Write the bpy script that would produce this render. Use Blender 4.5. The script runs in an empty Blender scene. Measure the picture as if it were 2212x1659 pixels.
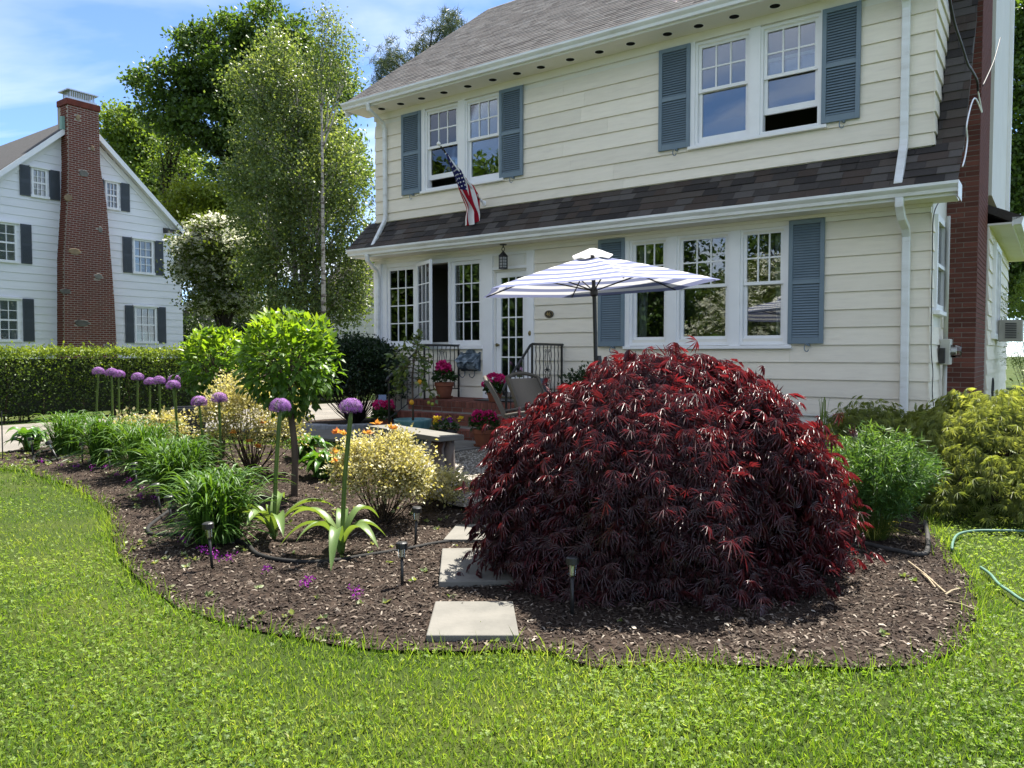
import bpy, bmesh, math, random
import numpy as np
from mathutils import Vector, Matrix
rng = np.random.default_rng(7)
random.seed(7)
SC = bpy.context.scene
COL = SC.collection
R = math.radians

# ---------------------------------------------------------------- camera (pixel units: a 2212 x 1659 frame)
FPX, CX, CY, HORIZON, CAMH = 1650.0, 1106.0, 829.5, 765.0, 1.5
PITCH = math.atan((CY - HORIZON) / FPX)
cd = bpy.data.cameras.new('camera'); cam = bpy.data.objects.new('camera', cd); COL.objects.link(cam)
cd.sensor_fit = 'HORIZONTAL'; cd.sensor_width = 36.0; cd.lens = 36.0 * FPX / 2212.0
cd.clip_start = 0.05; cd.clip_end = 2000
cam.location = (0, 0, CAMH); cam.rotation_euler = (R(90) - PITCH, 0, 0)
SC.camera = cam

# ---------------------------------------------------------------- sky, sun, exposure
SUN_EL, SUN_AZ = R(63), R(35)
world = bpy.data.worlds.new('World'); SC.world = world; world.use_nodes = True
wn, wl = world.node_tree.nodes, world.node_tree.links
sky = wn.new('ShaderNodeTexSky'); sky.sky_type = 'NISHITA'; sky.sun_disc = False
sky.sun_elevation = SUN_EL; sky.sun_rotation = SUN_AZ
sky.air_density = 0.6; sky.dust_density = 0.0; sky.ozone_density = 5.0
bg = wn['Background']; bg.inputs[1].default_value = 0.09
tc = wn.new('ShaderNodeTexCoord')
sep = wn.new('ShaderNodeSeparateXYZ'); wl.new(tc.outputs['Generated'], sep.inputs[0])
def wmath(op, a, b=None):
    n = wn.new('ShaderNodeMath'); n.operation = op
    for i, v in enumerate((a, b)):
        if v is None: continue
        if isinstance(v, (int, float)): n.inputs[i].default_value = v
        else: wl.new(v, n.inputs[i])
    return n.outputs[0]
# thin high cloud: noise on a flat layer seen in perspective
zz = wmath('MAXIMUM', wmath('ADD', sep.outputs[2], 0.12), 0.05)
cu = wmath('DIVIDE', sep.outputs[0], zz); cv = wmath('DIVIDE', sep.outputs[1], zz)
cmb = wn.new('ShaderNodeCombineXYZ'); wl.new(cu, cmb.inputs[0]); wl.new(cv, cmb.inputs[1])
mp = wn.new('ShaderNodeMapping'); mp.inputs['Rotation'].default_value = (0, 0, R(38)); mp.inputs['Scale'].default_value = (0.42, 1.25, 1)
mp.inputs['Location'].default_value = (8.8, 8.8, 0)
wl.new(cmb.outputs[0], mp.inputs[0])
cn = wn.new('ShaderNodeTexNoise'); cn.inputs['Scale'].default_value = 1.0; cn.inputs['Detail'].default_value = 7; cn.inputs['Roughness'].default_value = 0.52; cn.inputs['Distortion'].default_value = 0.45
wl.new(mp.outputs[0], cn.inputs['Vector'])
cr = wn.new('ShaderNodeValToRGB'); cr.color_ramp.elements[0].position = 0.42; cr.color_ramp.elements[1].position = 0.70
cr.color_ramp.elements[1].color = (0.9, 0.9, 0.9, 1)
wl.new(cn.outputs[0], cr.inputs[0])
mixc = wn.new('ShaderNodeMix'); mixc.data_type = 'RGBA'; mixc.inputs['B'].default_value = (5.6, 5.55, 5.4, 1)
wl.new(cr.outputs[0], mixc.inputs['Factor']); wl.new(sky.outputs[0], mixc.inputs['A'])
wl.new(mixc.outputs['Result'], bg.inputs[0])

sd = bpy.data.lights.new('sun', 'SUN'); sun = bpy.data.objects.new('sun', sd); COL.objects.link(sun)
sd.energy = 4.4; sd.angle = R(0.53); sd.color = (1.0, 0.95, 0.86)
_to = Vector((math.sin(SUN_AZ) * math.cos(SUN_EL), math.cos(SUN_AZ) * math.cos(SUN_EL), math.sin(SUN_EL)))
sun.rotation_euler = (-_to).to_track_quat('-Z', 'Y').to_euler()
SC.view_settings.view_transform = 'Standard'; SC.view_settings.look = 'None'
SC.view_settings.exposure = 1.85; SC.view_settings.gamma = 1.0
SC.cycles.max_bounces = 8; SC.cycles.transparent_max_bounces = 16; SC.cycles.diffuse_bounces = 4
SC.cycles.caustics_reflective = False; SC.cycles.caustics_refractive = False
SC.cycles.use_denoising = True

# ---------------------------------------------------------------- pixels to places
def ray(x, y):
    v = ((x - CX) / FPX, 1.0, -(y - CY) / FPX); c, s = math.cos(-PITCH), math.sin(-PITCH)
    return Vector((v[0], c * v[1] - s * v[2], s * v[1] + c * v[2]))
def gz(x, y):
    t = min(1.0, max(0.0, (y - 5.5) / 5.0)); return 0.19 * t * t * (3 - 2 * t)
def gza(x, y):
    t = np.clip((y - 5.5) / 5.0, 0, 1); return 0.19 * t * t * (3 - 2 * t)
def gp(x, y, extra=0.0):
    """ground point seen at a pixel"""
    r = ray(x, y); z = 0.0
    for _ in range(30):
        t = (z - CAMH) / r.z; p = r * t; z = 0.5 * z + 0.5 * gz(p.x, p.y)
    return Vector((p.x, p.y, gz(p.x, p.y) + extra))
def atY(x, y, Y):
    r = ray(x, y); return r * (Y / r.y) + Vector((0, 0, CAMH))
# house frame: s along the facade, out towards the street, z up
YAW = R(54.4)
U = Vector((math.sin(YAW), -math.cos(YAW), 0)); NV = Vector((U.y, -U.x, 0)); HO = Vector((0, 13.13, 0))
HROT = math.atan2(U.y, U.x)
def hw(s, out, z=0.0): return HO + U * s + NV * out + Vector((0, 0, z))
def so(p): q = Vector((p.x, p.y, 0)) - HO; return q.dot(U), q.dot(NV)
def on_s(x, y, s):
    r = ray(x, y); o = Vector((0, 0, CAMH)); t = ((HO + U * s - o).dot(U)) / r.dot(U); p = o + r * t
    return (p - HO).dot(NV), p.z
def on_out(x, y, out):
    r = ray(x, y); o = Vector((0, 0, CAMH)); t = ((HO + NV * out - o).dot(NV)) / r.dot(NV); p = o + r * t
    return (p - HO).dot(U), p.z

# ---------------------------------------------------------------- materials
def new_mat(name):
    m = bpy.data.materials.new(name); m.use_nodes = True
    return m, m.node_tree.nodes, m.node_tree.links, m.node_tree.nodes['Principled BSDF']
def mixrgb(n, l, fac, a, b, blend='MIX'):
    x = n.new('ShaderNodeMix'); x.data_type = 'RGBA'; x.blend_type = blend
    for k, v in (('Factor', fac), ('A', a), ('B', b)):
        if isinstance(v, (int, float)): x.inputs[k].default_value = v
        elif isinstance(v, tuple): x.inputs[k].default_value = (v[0], v[1], v[2], 1)
        else: l.new(v, x.inputs[k])
    return x.outputs['Result']
def ramp(n, l, src, p0, p1, c0=(0, 0, 0), c1=(1, 1, 1)):
    r = n.new('ShaderNodeValToRGB'); r.color_ramp.elements[0].position = p0; r.color_ramp.elements[1].position = p1
    r.color_ramp.elements[0].color = (*c0, 1); r.color_ramp.elements[1].color = (*c1, 1); l.new(src, r.inputs[0]); return r.outputs[0]
def noise(n, l, vec, scale, detail=4, rough=.55):
    t = n.new('ShaderNodeTexNoise'); t.inputs['Scale'].default_value = scale; t.inputs['Detail'].default_value = detail; t.inputs['Roughness'].default_value = rough
    if vec is not None: l.new(vec, t.inputs['Vector'])
    return t.outputs[0]
def pmat(name, c, c2=None, scale=6.0, rough=.6, spec=.4, bump=0.0, bscale=40.0, rnd=0.0, stretch=None, metal=0.0, stain=None, stain_scale=1.2, lo=.35, hi=.65):
    m, n, l, p = new_mat(name)
    co = n.new('ShaderNodeTexCoord').outputs['Object']; vec = co
    if stretch:
        mpn = n.new('ShaderNodeMapping'); mpn.inputs['Scale'].default_value = stretch; l.new(co, mpn.inputs[0]); vec = mpn.outputs[0]
    col = c
    if c2: col = mixrgb(n, l, ramp(n, l, noise(n, l, vec, scale, 6), lo, hi), c, c2)
    if stain: col = mixrgb(n, l, ramp(n, l, noise(n, l, vec, stain_scale, 8, .65), .55, .8, (0, 0, 0), (.7, .7, .7)), col, stain)
    if rnd:
        oi = n.new('ShaderNodeObjectInfo').outputs['Random']
        mr = n.new('ShaderNodeMapRange'); mr.inputs['To Min'].default_value = 1 - rnd; mr.inputs['To Max'].default_value = 1 + rnd; l.new(oi, mr.inputs[0])
        hv = n.new('ShaderNodeHueSaturation'); l.new(mr.outputs[0], hv.inputs['Value'])
        if isinstance(col, tuple): hv.inputs['Color'].default_value = (*col, 1)
        else: l.new(col, hv.inputs['Color'])
        col = hv.outputs[0]
    if isinstance(col, tuple): p.inputs['Base Color'].default_value = (*col, 1)
    else: l.new(col, p.inputs['Base Color'])
    p.inputs['Roughness'].default_value = rough; p.inputs['Specular IOR Level'].default_value = spec; p.inputs['Metallic'].default_value = metal
    if bump:
        b = n.new('ShaderNodeBump'); b.inputs['Strength'].default_value = bump; b.inputs['Distance'].default_value = .01
        l.new(noise(n, l, vec, bscale, 6), b.inputs['Height']); l.new(b.outputs[0], p.inputs['Normal'])
    return m
def leafmat(name, cols, trans=.35, rough=.45, spec=.4, tcol=None):
    """leaf colours run along the per-leaf attribute tint"""
    m, n, l, p = new_mat(name)
    at = n.new('ShaderNodeAttribute'); at.attribute_name = 'tint'
    r = n.new('ShaderNodeValToRGB'); e = r.color_ramp.elements
    while len(e) < len(cols): e.new(.5)
    for i, c in enumerate(cols):
        e[i].position = i / max(1, len(cols) - 1); e[i].color = (*c, 1)
    l.new(at.outputs['Fac'], r.inputs[0]); l.new(r.outputs[0], p.inputs['Base Color'])
    p.inputs['Roughness'].default_value = rough; p.inputs['Specular IOR Level'].default_value = spec
    t = n.new('ShaderNodeBsdfTranslucent')
    if tcol: l.new(mixrgb(n, l, 1.0, r.outputs[0], tcol, 'MULTIPLY'), t.inputs[0])
    else: l.new(mixrgb(n, l, 1.0, r.outputs[0], (1.6, 1.5, .6), 'MULTIPLY'), t.inputs[0])
    ms = n.new('ShaderNodeMixShader'); ms.inputs[0].default_value = trans
    l.new(p.outputs[0], ms.inputs[1]); l.new(t.outputs[0], ms.inputs[2]); l.new(ms.outputs[0], n['Material Output'].inputs[0])
    return m
def glassmat(name, base=0.12, tint=(.8, .85, .85)):
    m, n, l, p = new_mat(name); n.remove(p)
    fr = n.new('ShaderNodeFresnel'); fr.inputs[0].default_value = 1.5
    ad = n.new('ShaderNodeMath'); ad.operation = 'ADD'; ad.inputs[1].default_value = base; l.new(fr.outputs[0], ad.inputs[0])
    tr = n.new('ShaderNodeBsdfTransparent'); tr.inputs[0].default_value = (*tint, 1)
    gl = n.new('ShaderNodeBsdfGlossy'); gl.inputs['Roughness'].default_value = 0.0
    co = n.new('ShaderNodeTexCoord').outputs['Object']
    b = n.new('ShaderNodeBump'); b.inputs['Strength'].default_value = .05; b.inputs['Distance'].default_value = .02; l.new(noise(n, l, co, 2.5, 1), b.inputs['Height']); l.new(b.outputs[0], gl.inputs['Normal'])
    ms = n.new('ShaderNodeMixShader'); l.new(ad.outputs[0], ms.inputs[0]); l.new(tr.outputs[0], ms.inputs[1]); l.new(gl.outputs[0], ms.inputs[2])
    l.new(ms.outputs[0], n['Material Output'].inputs[0]); return m

M = {}
M['siding'] = pmat('cream_paint', (.80, .74, .62), (.75, .69, .575), 3, .6, .35, .25, 60, .05, (1, 1, 7), stain=(.60, .55, .47), stain_scale=2.2)
M['cream_trim'] = pmat('cream_trim_paint', (.78, .76, .70), (.74, .72, .66), 2, .55, .35, .1, 30)
M['white'] = pmat('white_paint', (.84, .84, .84), (.79, .79, .79), 3, .45, .4, .1, 40)
M['gutter'] = pmat('gutter_metal', (.76, .78, .78), (.66, .67, .65), 2.5, .35, .5, stretch=(1, 1, 4), stain=(.5, .49, .45), stain_scale=2.5)
M['blue'] = pmat('blue_grey_paint', (.165, .22, .265), (.145, .20, .245), 4, .5, .4, .1, 50)
M['slate'] = pmat('slate_shutter_paint', (.052, .064, .078), (.044, .054, .066), 3, .5, .4)
M['black_iron'] = pmat('black_iron', (.012, .012, .013), None, rough=.4, spec=.5, bump=.2, bscale=80)
M['dark'] = pmat('dark_opening', (.010, .010, .011), None, rough=.9, spec=.1)
M['interior'] = pmat('interior_wall', (.30, .28, .25), None, rough=.9, spec=.1)
M['curtain'] = pmat('curtain_cloth', (.62, .62, .60), (.5, .5, .49), 4, .9, .1)
M['glass'] = glassmat('window_glass', .10)
M['glass_up'] = glassmat('upper_window_glass', .16)
M['clear'] = glassmat('clear_plastic', .06, (.95, .95, .9))
M['roof'] = pmat('tan_grey_shingle', (.20, .18, .16), (.13, .118, .108), 9, .85, .2, .5, 120)
M['roof_base'] = pmat('roof_felt', (.10, .09, .085), (.08, .075, .07), 9, .9, .1)
M['shingles'] = [pmat('dark_shingle_%d' % i, c, tuple(v * .75 for v in c), 30, .88, .25, .6, 160, .12) for i, c in enumerate(((.058, .051, .047), (.088, .074, .063), (.042, .037, .035), (.105, .095, .087), (.076, .058, .048)))]
M['mortar'] = pmat('mortar', (.25, .225, .20), (.19, .17, .15), 12, .9, .15, .4, 60)
M['brick'] = pmat('red_brick', (.150, .052, .037), (.105, .040, .031), 14, .85, .2, .5, 60, .28)
M['brick_step'] = pmat('step_brick', (.20, .070, .048), (.13, .052, .042), 10, .85, .2, .5, 60, .3, stain=(.24, .19, .16), stain_scale=6)
M['brick_n'] = pmat('far_brick', (.175, .048, .033), (.11, .034, .026), 5, .85, .15, lo=.3, hi=.7)
M['mortar_n'] = pmat('far_mortar', (.40, .34, .29), (.34, .29, .25), 3, .9, .1)
M['nwhite'] = pmat('neighbour_white_paint', (.78, .79, .81), (.73, .74, .76), 1.5, .55, .3, stretch=(1, 1, 5), rnd=.03)
M['ntrim'] = pmat('neighbour_trim_paint', (.80, .81, .82), (.76, .77, .78), 2, .5, .3)
M['nroof'] = pmat('neighbour_roof', (.085, .083, .082), (.06, .058, .057), 14, .9, .15)
M['stone'] = pmat('field_stone', (.20, .185, .155), (.13, .122, .11), 5, .85, .2, .5, 20, .3)
M['sandstone'] = pmat('sand_stone', (.30, .22, .13), (.22, .16, .10), 5, .85, .2, .5, 20)
M['bluestone'] = pmat('bluestone', (.165, .157, .138), (.13, .125, .11), 5, .8, .25, .3, 25, .06, stain=(.10, .096, .088), stain_scale=7)
M['granite'] = pmat('granite', (.30, .31, .33), (.20, .205, .215), 14, .85, .25, .8, 30, .12)
M['concrete'] = pmat('concrete', (.30, .285, .26), (.22, .21, .19), 5, .9, .2, .4, 40)
M['terracotta'] = pmat('terracotta', (.235, .085, .048), (.17, .062, .038), 5, .8, .2, .2, 40)
M['teal'] = pmat('teal_glaze', (.045, .145, .165), (.09, .21, .215), 9, .3, .5, .3, 20, stretch=(3, 3, .5))
M['soil'] = pmat('soil', (.045, .033, .026), (.028, .021, .017), 20, .95, .1, 1, 40)
M['bark'] = pmat('bark', (.105, .080, .060), (.055, .042, .033), 9, .9, .15, 1, 14, stretch=(1, 1, .25))
M['bark_dark'] = pmat('dark_bark', (.045, .036, .030), (.022, .018, .015), 9, .9, .15, 1, 14, stretch=(1, 1, .3))
M['birch_bark'] = pmat('birch_bark', (.42, .39, .35), (.12, .10, .085), 3.5, .8, .2, .5, 14, stretch=(1, 1, 3), lo=.5, hi=.6)
M['log'] = pmat('log_bark', (.085, .045, .030), (.19, .16, .14), 5, .9, .15, 1, 12, stretch=(1, 1, .3), lo=.5, hi=.62)
M['pool_black'] = pmat('black_plastic', (.012, .012, .013), None, rough=.45, spec=.5)
M['pipe'] = pmat('grey_pipe', (.055, .052, .048), (.03, .029, .028), 10, .7, .2)
M['blackpipe'] = pmat('matt_black_pipe', (.014, .014, .014), (.022, .021, .02), 10, .75, .2)
M['hose'] = pmat('green_hose', (.10, .20, .155), (.07, .15, .115), 20, .5, .4)
M['taupe'] = pmat('taupe_metal', (.105, .088, .068), (.085, .072, .056), 6, .45, .45)
M['sling'] = pmat('sling_mesh', (.17, .145, .115), (.13, .112, .09), 220, .75, .2)
M['meter_grey'] = pmat('meter_enamel', (.50, .49, .43), (.44, .43, .38), 4, .5, .4)
M['steel'] = pmat('steel', (.45, .46, .47), None, rough=.35, metal=.9)
M['gold'] = pmat('gold_paint', (.50, .36, .16), None, rough=.35, metal=.5)
M['brass'] = pmat('dull_brass', (.22, .17, .08), None, rough=.35, metal=.9)
M['verdigris'] = pmat('verdigris_metal', (.042, .065, .085), (.23, .28, .32), 9, .55, .4, .3, 20, lo=.5, hi=.62)
M['copper'] = pmat('green_copper', (.20, .34, .29), None, rough=.7)
M['ac'] = pmat('beige_plastic', (.36, .34, .29), (.30, .285, .245), 4, .5, .3)
M['planter'] = pmat('charcoal_planter', (.035, .037, .042), (.055, .057, .062), 6, .5, .4)
M['umbrella_white'] = None
M['lemon'] = pmat('lemon_peel', (.62, .30, .012), (.5, .25, .01), 20, .45, .4, .2, 120)
M['lime'] = pmat('unripe_peel', (.25, .28, .03), None, rough=.45)
M['panel'] = pmat('solar_panel', (.10, .14, .24), None, rough=.2, spec=.6)
M['cord'] = pmat('black_cord', (.012, .012, .012), None, rough=.6)
M['cream_wall'] = pmat('cream_wall', (.64, .62, .55), (.6, .58, .51), 2, .6, .3)
M['flag_red'] = pmat('flag_red', (.36, .012, .028), None, rough=.85, spec=.1)
M['flag_white'] = pmat('flag_white', (.72, .70, .68), None, rough=.85, spec=.1)
M['flag_blue'] = pmat('flag_blue', (.018, .020, .085), None, rough=.85, spec=.1)
def cloth(name, c):
    m, n, l, p = new_mat(name); p.inputs['Base Color'].default_value = (*c, 1); p.inputs['Roughness'].default_value = .9; p.inputs['Specular IOR Level'].default_value = .1
    t = n.new('ShaderNodeBsdfTranslucent'); t.inputs[0].default_value = (*c, 1)
    ms = n.new('ShaderNodeMixShader'); ms.inputs[0].default_value = .3; l.new(p.outputs[0], ms.inputs[1]); l.new(t.outputs[0], ms.inputs[2]); l.new(ms.outputs[0], n['Material Output'].inputs[0]); return m
M['um_white'] = cloth('umbrella_white', (.66, .66, .67)); M['um_blue'] = cloth('umbrella_blue', (.17, .19, .31))
M['curtain'] = cloth('curtain_cloth', (.62, .62, .60))

# ground
def ground_mat(name, cols, scales, bump=.6, bs=60):
    m, n, l, p = new_mat(name); co = n.new('ShaderNodeTexCoord').outputs['Object']
    a = mixrgb(n, l, ramp(n, l, noise(n, l, co, scales[0], 8, .7), .35, .65), cols[0], cols[1])
    a = mixrgb(n, l, ramp(n, l, noise(n, l, co, scales[1], 4), .45, .7), a, cols[2])
    l.new(a, p.inputs['Base Color']); p.inputs['Roughness'].default_value = .95; p.inputs['Specular IOR Level'].default_value = .1
    b = n.new('ShaderNodeBump'); b.inputs['Strength'].default_value = bump; b.inputs['Distance'].default_value = .02
    l.new(noise(n, l, co, bs, 8, .7), b.inputs['Height']); l.new(b.outputs[0], p.inputs['Normal']); return m
M['lawn'] = ground_mat('lawn_soil', ((.045, .07, .014), (.028, .045, .010), (.07, .085, .02)), (30, .6), .8, 90)
M['mulch'] = ground_mat('mulch_ground', ((.045, .032, .025), (.022, .016, .013), (.065, .047, .036)), (35, 5), 1.0, 45)
M['gravel'] = ground_mat('gravel_ground', ((.22, .20, .16), (.10, .09, .075), (.26, .24, .20)), (55, 3), 1.0, 70)
M['drive'] = ground_mat('driveway_gravel', ((.20, .185, .165), (.15, .14, .125), (.23, .21, .185)), (30, 1.5), .7, 60)
M['chips'] = leafmat('bark_chips', ((.018, .014, .012), (.042, .032, .026), (.08, .064, .05), (.19, .155, .125), (.38, .34, .28)), 0.0, .9, .1)
M['pebbles'] = leafmat('pebble_stone', ((.16, .14, .11), (.30, .27, .22), (.42, .39, .33), (.5, .48, .43)), 0.0, .8, .25)
M['grass'] = leafmat('grass_blades', ((.030, .065, .010), (.085, .165, .018), (.17, .25, .03), (.26, .32, .055), (.40, .39, .17)), .5, .55, .3, (1.45, 1.5, .7))
M['clover'] = leafmat('clover_leaves', ((.045, .10, .016), (.13, .21, .028), (.22, .31, .05), (.34, .40, .12)), .5, .5, .25, (1.45, 1.5, .7))
# foliage
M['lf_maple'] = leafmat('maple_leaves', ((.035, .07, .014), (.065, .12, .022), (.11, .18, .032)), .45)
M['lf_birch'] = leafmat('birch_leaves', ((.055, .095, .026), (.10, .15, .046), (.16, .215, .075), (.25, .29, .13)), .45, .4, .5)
M['lf_light'] = leafmat('light_leaves', ((.07, .12, .02), (.12, .19, .03), (.18, .25, .045)), .42)
M['lf_lime'] = leafmat('lime_leaves', ((.10, .15, .015), (.17, .23, .02), (.25, .30, .035)), .45)
M['lf_dog'] = leafmat('dogwood_leaves', ((.06, .09, .018), (.11, .15, .028)), .42)
M['petal_white'] = leafmat('white_bracts', ((.66, .66, .54), (.82, .82, .72)), .4, .6, .2, (1, 1, .9))
M['lf_pine'] = leafmat('pine_needles', ((.07, .105, .06), (.13, .165, .10)), .25)
M['lf_dark'] = leafmat('dark_leaves', ((.010, .022, .008), (.022, .042, .012), (.035, .065, .016)), .25)
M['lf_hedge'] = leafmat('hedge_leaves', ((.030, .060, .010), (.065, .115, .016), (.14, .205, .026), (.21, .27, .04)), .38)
M['lf_yew'] = leafmat('yew_needles', ((.008, .020, .008), (.016, .036, .012), (.028, .058, .018)), .15)
M['lf_hyd'] = leafmat('hydrangea_leaves', ((.050, .115, .016), (.085, .175, .018), (.14, .25, .022), (.23, .33, .030)), .45, .42, .45)
M['lf_pieris'] = leafmat('pieris_leaves', ((.13, .15, .05), (.25, .24, .10), (.38, .35, .19), (.50, .47, .30)), .35)
M['lf_orange'] = leafmat('orange_new_leaves', ((.55, .16, .05), (.6, .30, .06), (.6, .42, .08)), .4, .5, .3, (1.2, 1, .8))
M['lf_strap'] = leafmat('strap_leaves', ((.035, .090, .014), (.06, .135, .020), (.11, .20, .034)), .35, .45, .35)
M['lf_allium'] = leafmat('allium_leaves', ((.10, .175, .045), (.16, .235, .06)), .32, .38, .5)
M['lf_hosta'] = leafmat('hosta_leaves', ((.045, .125, .018), (.10, .215, .025)), .35, .35, .5)
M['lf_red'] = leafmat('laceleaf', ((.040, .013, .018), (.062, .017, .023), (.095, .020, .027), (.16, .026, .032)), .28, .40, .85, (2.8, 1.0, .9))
M['lf_lace'] = leafmat('green_laceleaf', ((.12, .16, .045), (.21, .255, .075), (.33, .37, .13)), .42)
M['lf_amsonia'] = leafmat('fine_leaves', ((.04, .10, .028), (.075, .16, .04), (.13, .22, .06)), .35)
M['lf_citrus'] = leafmat('citrus_leaves', ((.045, .085, .018), (.09, .135, .03), (.19, .22, .05)), .3, .3, .6)
M['lf_ger'] = leafmat('geranium_leaves', ((.020, .050, .014), (.045, .09, .02)), .3)
M['petal_pink'] = leafmat('magenta_petals', ((.42, .008, .10), (.60, .018, .17), (.70, .05, .24)), .3, .6, .2, (1, 1, 1))
M['petal_purple'] = leafmat('purple_florets', ((.16, .045, .25), (.30, .10, .42), (.46, .22, .56), (.6, .42, .66)), .35, .6, .2, (1, 1, 1))
M['petal_violet'] = leafmat('violet_florets', ((.20, .015, .22), (.32, .03, .34)), .3, .6, .2, (1, 1, 1))
M['petal_yellow'] = leafmat('yellow_petals', ((.6, .42, .02), (.65, .5, .05)), .3, .6, .2, (1, 1, 1))
M['petal_blue'] = leafmat('blue_florets', ((.18, .18, .48), (.30, .30, .6)), .3, .6, .2, (1, 1, 1))
M['lf_yellowgrass'] = leafmat('yellow_grass', ((.22, .26, .03), (.42, .38, .10)), .4)
M['seedling'] = leafmat('seedling_leaves', ((.10, .16, .05), (.18, .23, .09), (.28, .30, .17)), .35)
M['stem'] = pmat('green_stem', (.085, .135, .022), (.06, .10, .018), 10, .5, .4)
M['twig'] = pmat('twig', (.085, .062, .045), (.05, .038, .028), 20, .9, .1)
M['deadstick'] = pmat('dead_stalk', (.36, .30, .20), (.28, .23, .16), 20, .9, .1)

# ---------------------------------------------------------------- mesh helpers
class MB:
    def __init__(s): s.v, s.f, s.m = [], [], []
    def add(s, vs, fs, mi=0):
        b = len(s.v); s.v += [tuple(v) for v in vs]; s.f += [tuple(i + b for i in f) for f in fs]; s.m += [mi] * len(fs); return s
    def box(s, x0, x1, y0, y1, z0, z1, mi=0):
        return s.add([(x0, y0, z0), (x1, y0, z0), (x1, y1, z0), (x0, y1, z0), (x0, y0, z1), (x1, y0, z1), (x1, y1, z1), (x0, y1, z1)],
                     [(0, 3, 2, 1), (4, 5, 6, 7), (0, 1, 5, 4), (1, 2, 6, 5), (2, 3, 7, 6), (3, 0, 4, 7)], mi)
    def prism(s, poly, a0, a1, axis='x', mi=0):
        """poly in the two other axes (y,z | x,z | x,y), extruded along axis"""
        n = len(poly); mk = {'x': lambda p, a: (a, p[0], p[1]), 'y': lambda p, a: (p[0], a, p[1]), 'z': lambda p, a: (p[0], p[1], a)}[axis]
        vs = [mk(p, a0) for p in poly] + [mk(p, a1) for p in poly]
        return s.add(vs, [tuple(range(n))[::-1], tuple(range(n, 2 * n))] + [(i, (i + 1) % n, n + (i + 1) % n, n + i) for i in range(n)], mi)
    def tube(s, pts, rad, n=8, mi=0, cap=True):
        pts = [Vector(p) for p in pts]; rad = rad if isinstance(rad, (list, tuple)) else [rad] * len(pts)
        vs, prev = [], None
        for i, p in enumerate(pts):
            d = (pts[min(i + 1, len(pts) - 1)] - pts[max(i - 1, 0)]).normalized()
            a = prev - d * prev.dot(d) if prev is not None else (Vector((1, 0, 0)) if abs(d.x) < .8 else Vector((0, 1, 0))).cross(d)
            a.normalize(); prev = a; b = d.cross(a)
            vs += [p + (a * math.cos(2 * math.pi * k / n) + b * math.sin(2 * math.pi * k / n)) * rad[i] for k in range(n)]
        fs = [(i * n + k, i * n + (k + 1) % n, (i + 1) * n + (k + 1) % n, (i + 1) * n + k) for i in range(len(pts) - 1) for k in range(n)]
        if cap: fs += [tuple(range(n))[::-1], tuple(range((len(pts) - 1) * n, len(pts) * n))]
        return s.add(vs, fs, mi)
    def lathe(s, prof, n=20, c=(0, 0, 0), mi=0):
        vs = [(c[0] + r * math.cos(2 * math.pi * k / n), c[1] + r * math.sin(2 * math.pi * k / n), c[2] + z) for r, z in prof for k in range(n)]
        m = len(prof); fs = [(i * n + k, i * n + (k + 1) % n, (i + 1) * n + (k + 1) % n, (i + 1) * n + k) for i in range(m - 1) for k in range(n)]
        fs += [tuple(range(n))[::-1], tuple(range((m - 1) * n, m * n))]; return s.add(vs, fs, mi)
    def sphere(s, c, r, n=10, m=7, mi=0):
        r = r if isinstance(r, tuple) else (r, r, r)
        vs = [(c[0], c[1], c[2] - r[2])] + [(c[0] + r[0] * math.sin(math.pi * j / m) * math.cos(2 * math.pi * k / n), c[1] + r[1] * math.sin(math.pi * j / m) * math.sin(2 * math.pi * k / n), c[2] - r[2] * math.cos(math.pi * j / m)) for j in range(1, m) for k in range(n)] + [(c[0], c[1], c[2] + r[2])]
        fs = [(0, 1 + (k + 1) % n, 1 + k) for k in range(n)] + [(1 + j * n + k, 1 + j * n + (k + 1) % n, 1 + (j + 1) * n + (k + 1) % n, 1 + (j + 1) * n + k) for j in range(m - 2) for k in range(n)]
        t = len(vs) - 1; fs += [(1 + (m - 2) * n + k, 1 + (m - 2) * n + (k + 1) % n, t) for k in range(n)]; return s.add(vs, fs, mi)
    def mesh(s, name, mats, smooth=False):
        me = bpy.data.meshes.new(name); me.from_pydata(s.v, [], s.f)
        for m in (mats if isinstance(mats, (list, tuple)) else [mats]): me.materials.append(m)
        if any(s.m): me.polygons.foreach_set('material_index', s.m)
        if smooth: me.polygons.foreach_set('use_smooth', [True] * len(s.f))
        me.update(); return me
    def build(s, name, mats, parent=None, loc=(0, 0, 0), rz=0.0, smooth=False, bevel=0.0, **kw):
        o = link(s.mesh(name, mats, smooth), name, parent, loc, rz)
        if bevel:
            b = o.modifiers.new('edge', 'BEVEL'); b.width = bevel; b.segments = 2; b.limit_method = 'ANGLE'; b.angle_limit = R(40)
        if kw: tag(o, **kw)
        return o
def link(me, name, parent=None, loc=(0, 0, 0), rz=0.0):
    o = bpy.data.objects.new(name, me); COL.objects.link(o); o.parent = parent; o.location = loc; o.rotation_euler = (0, 0, rz); return o
def tag(o, label=None, cat=None, group=None, kind=None):
    if label: o['label'] = label
    if cat: o['category'] = cat
    if group: o['group'] = group
    if kind: o['kind'] = kind
    return o
def thing(name, label, cat, loc=(0, 0, 0), rz=0.0, group=None):
    return tag(link(None, name, None, loc, rz), label, cat, group)
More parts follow.
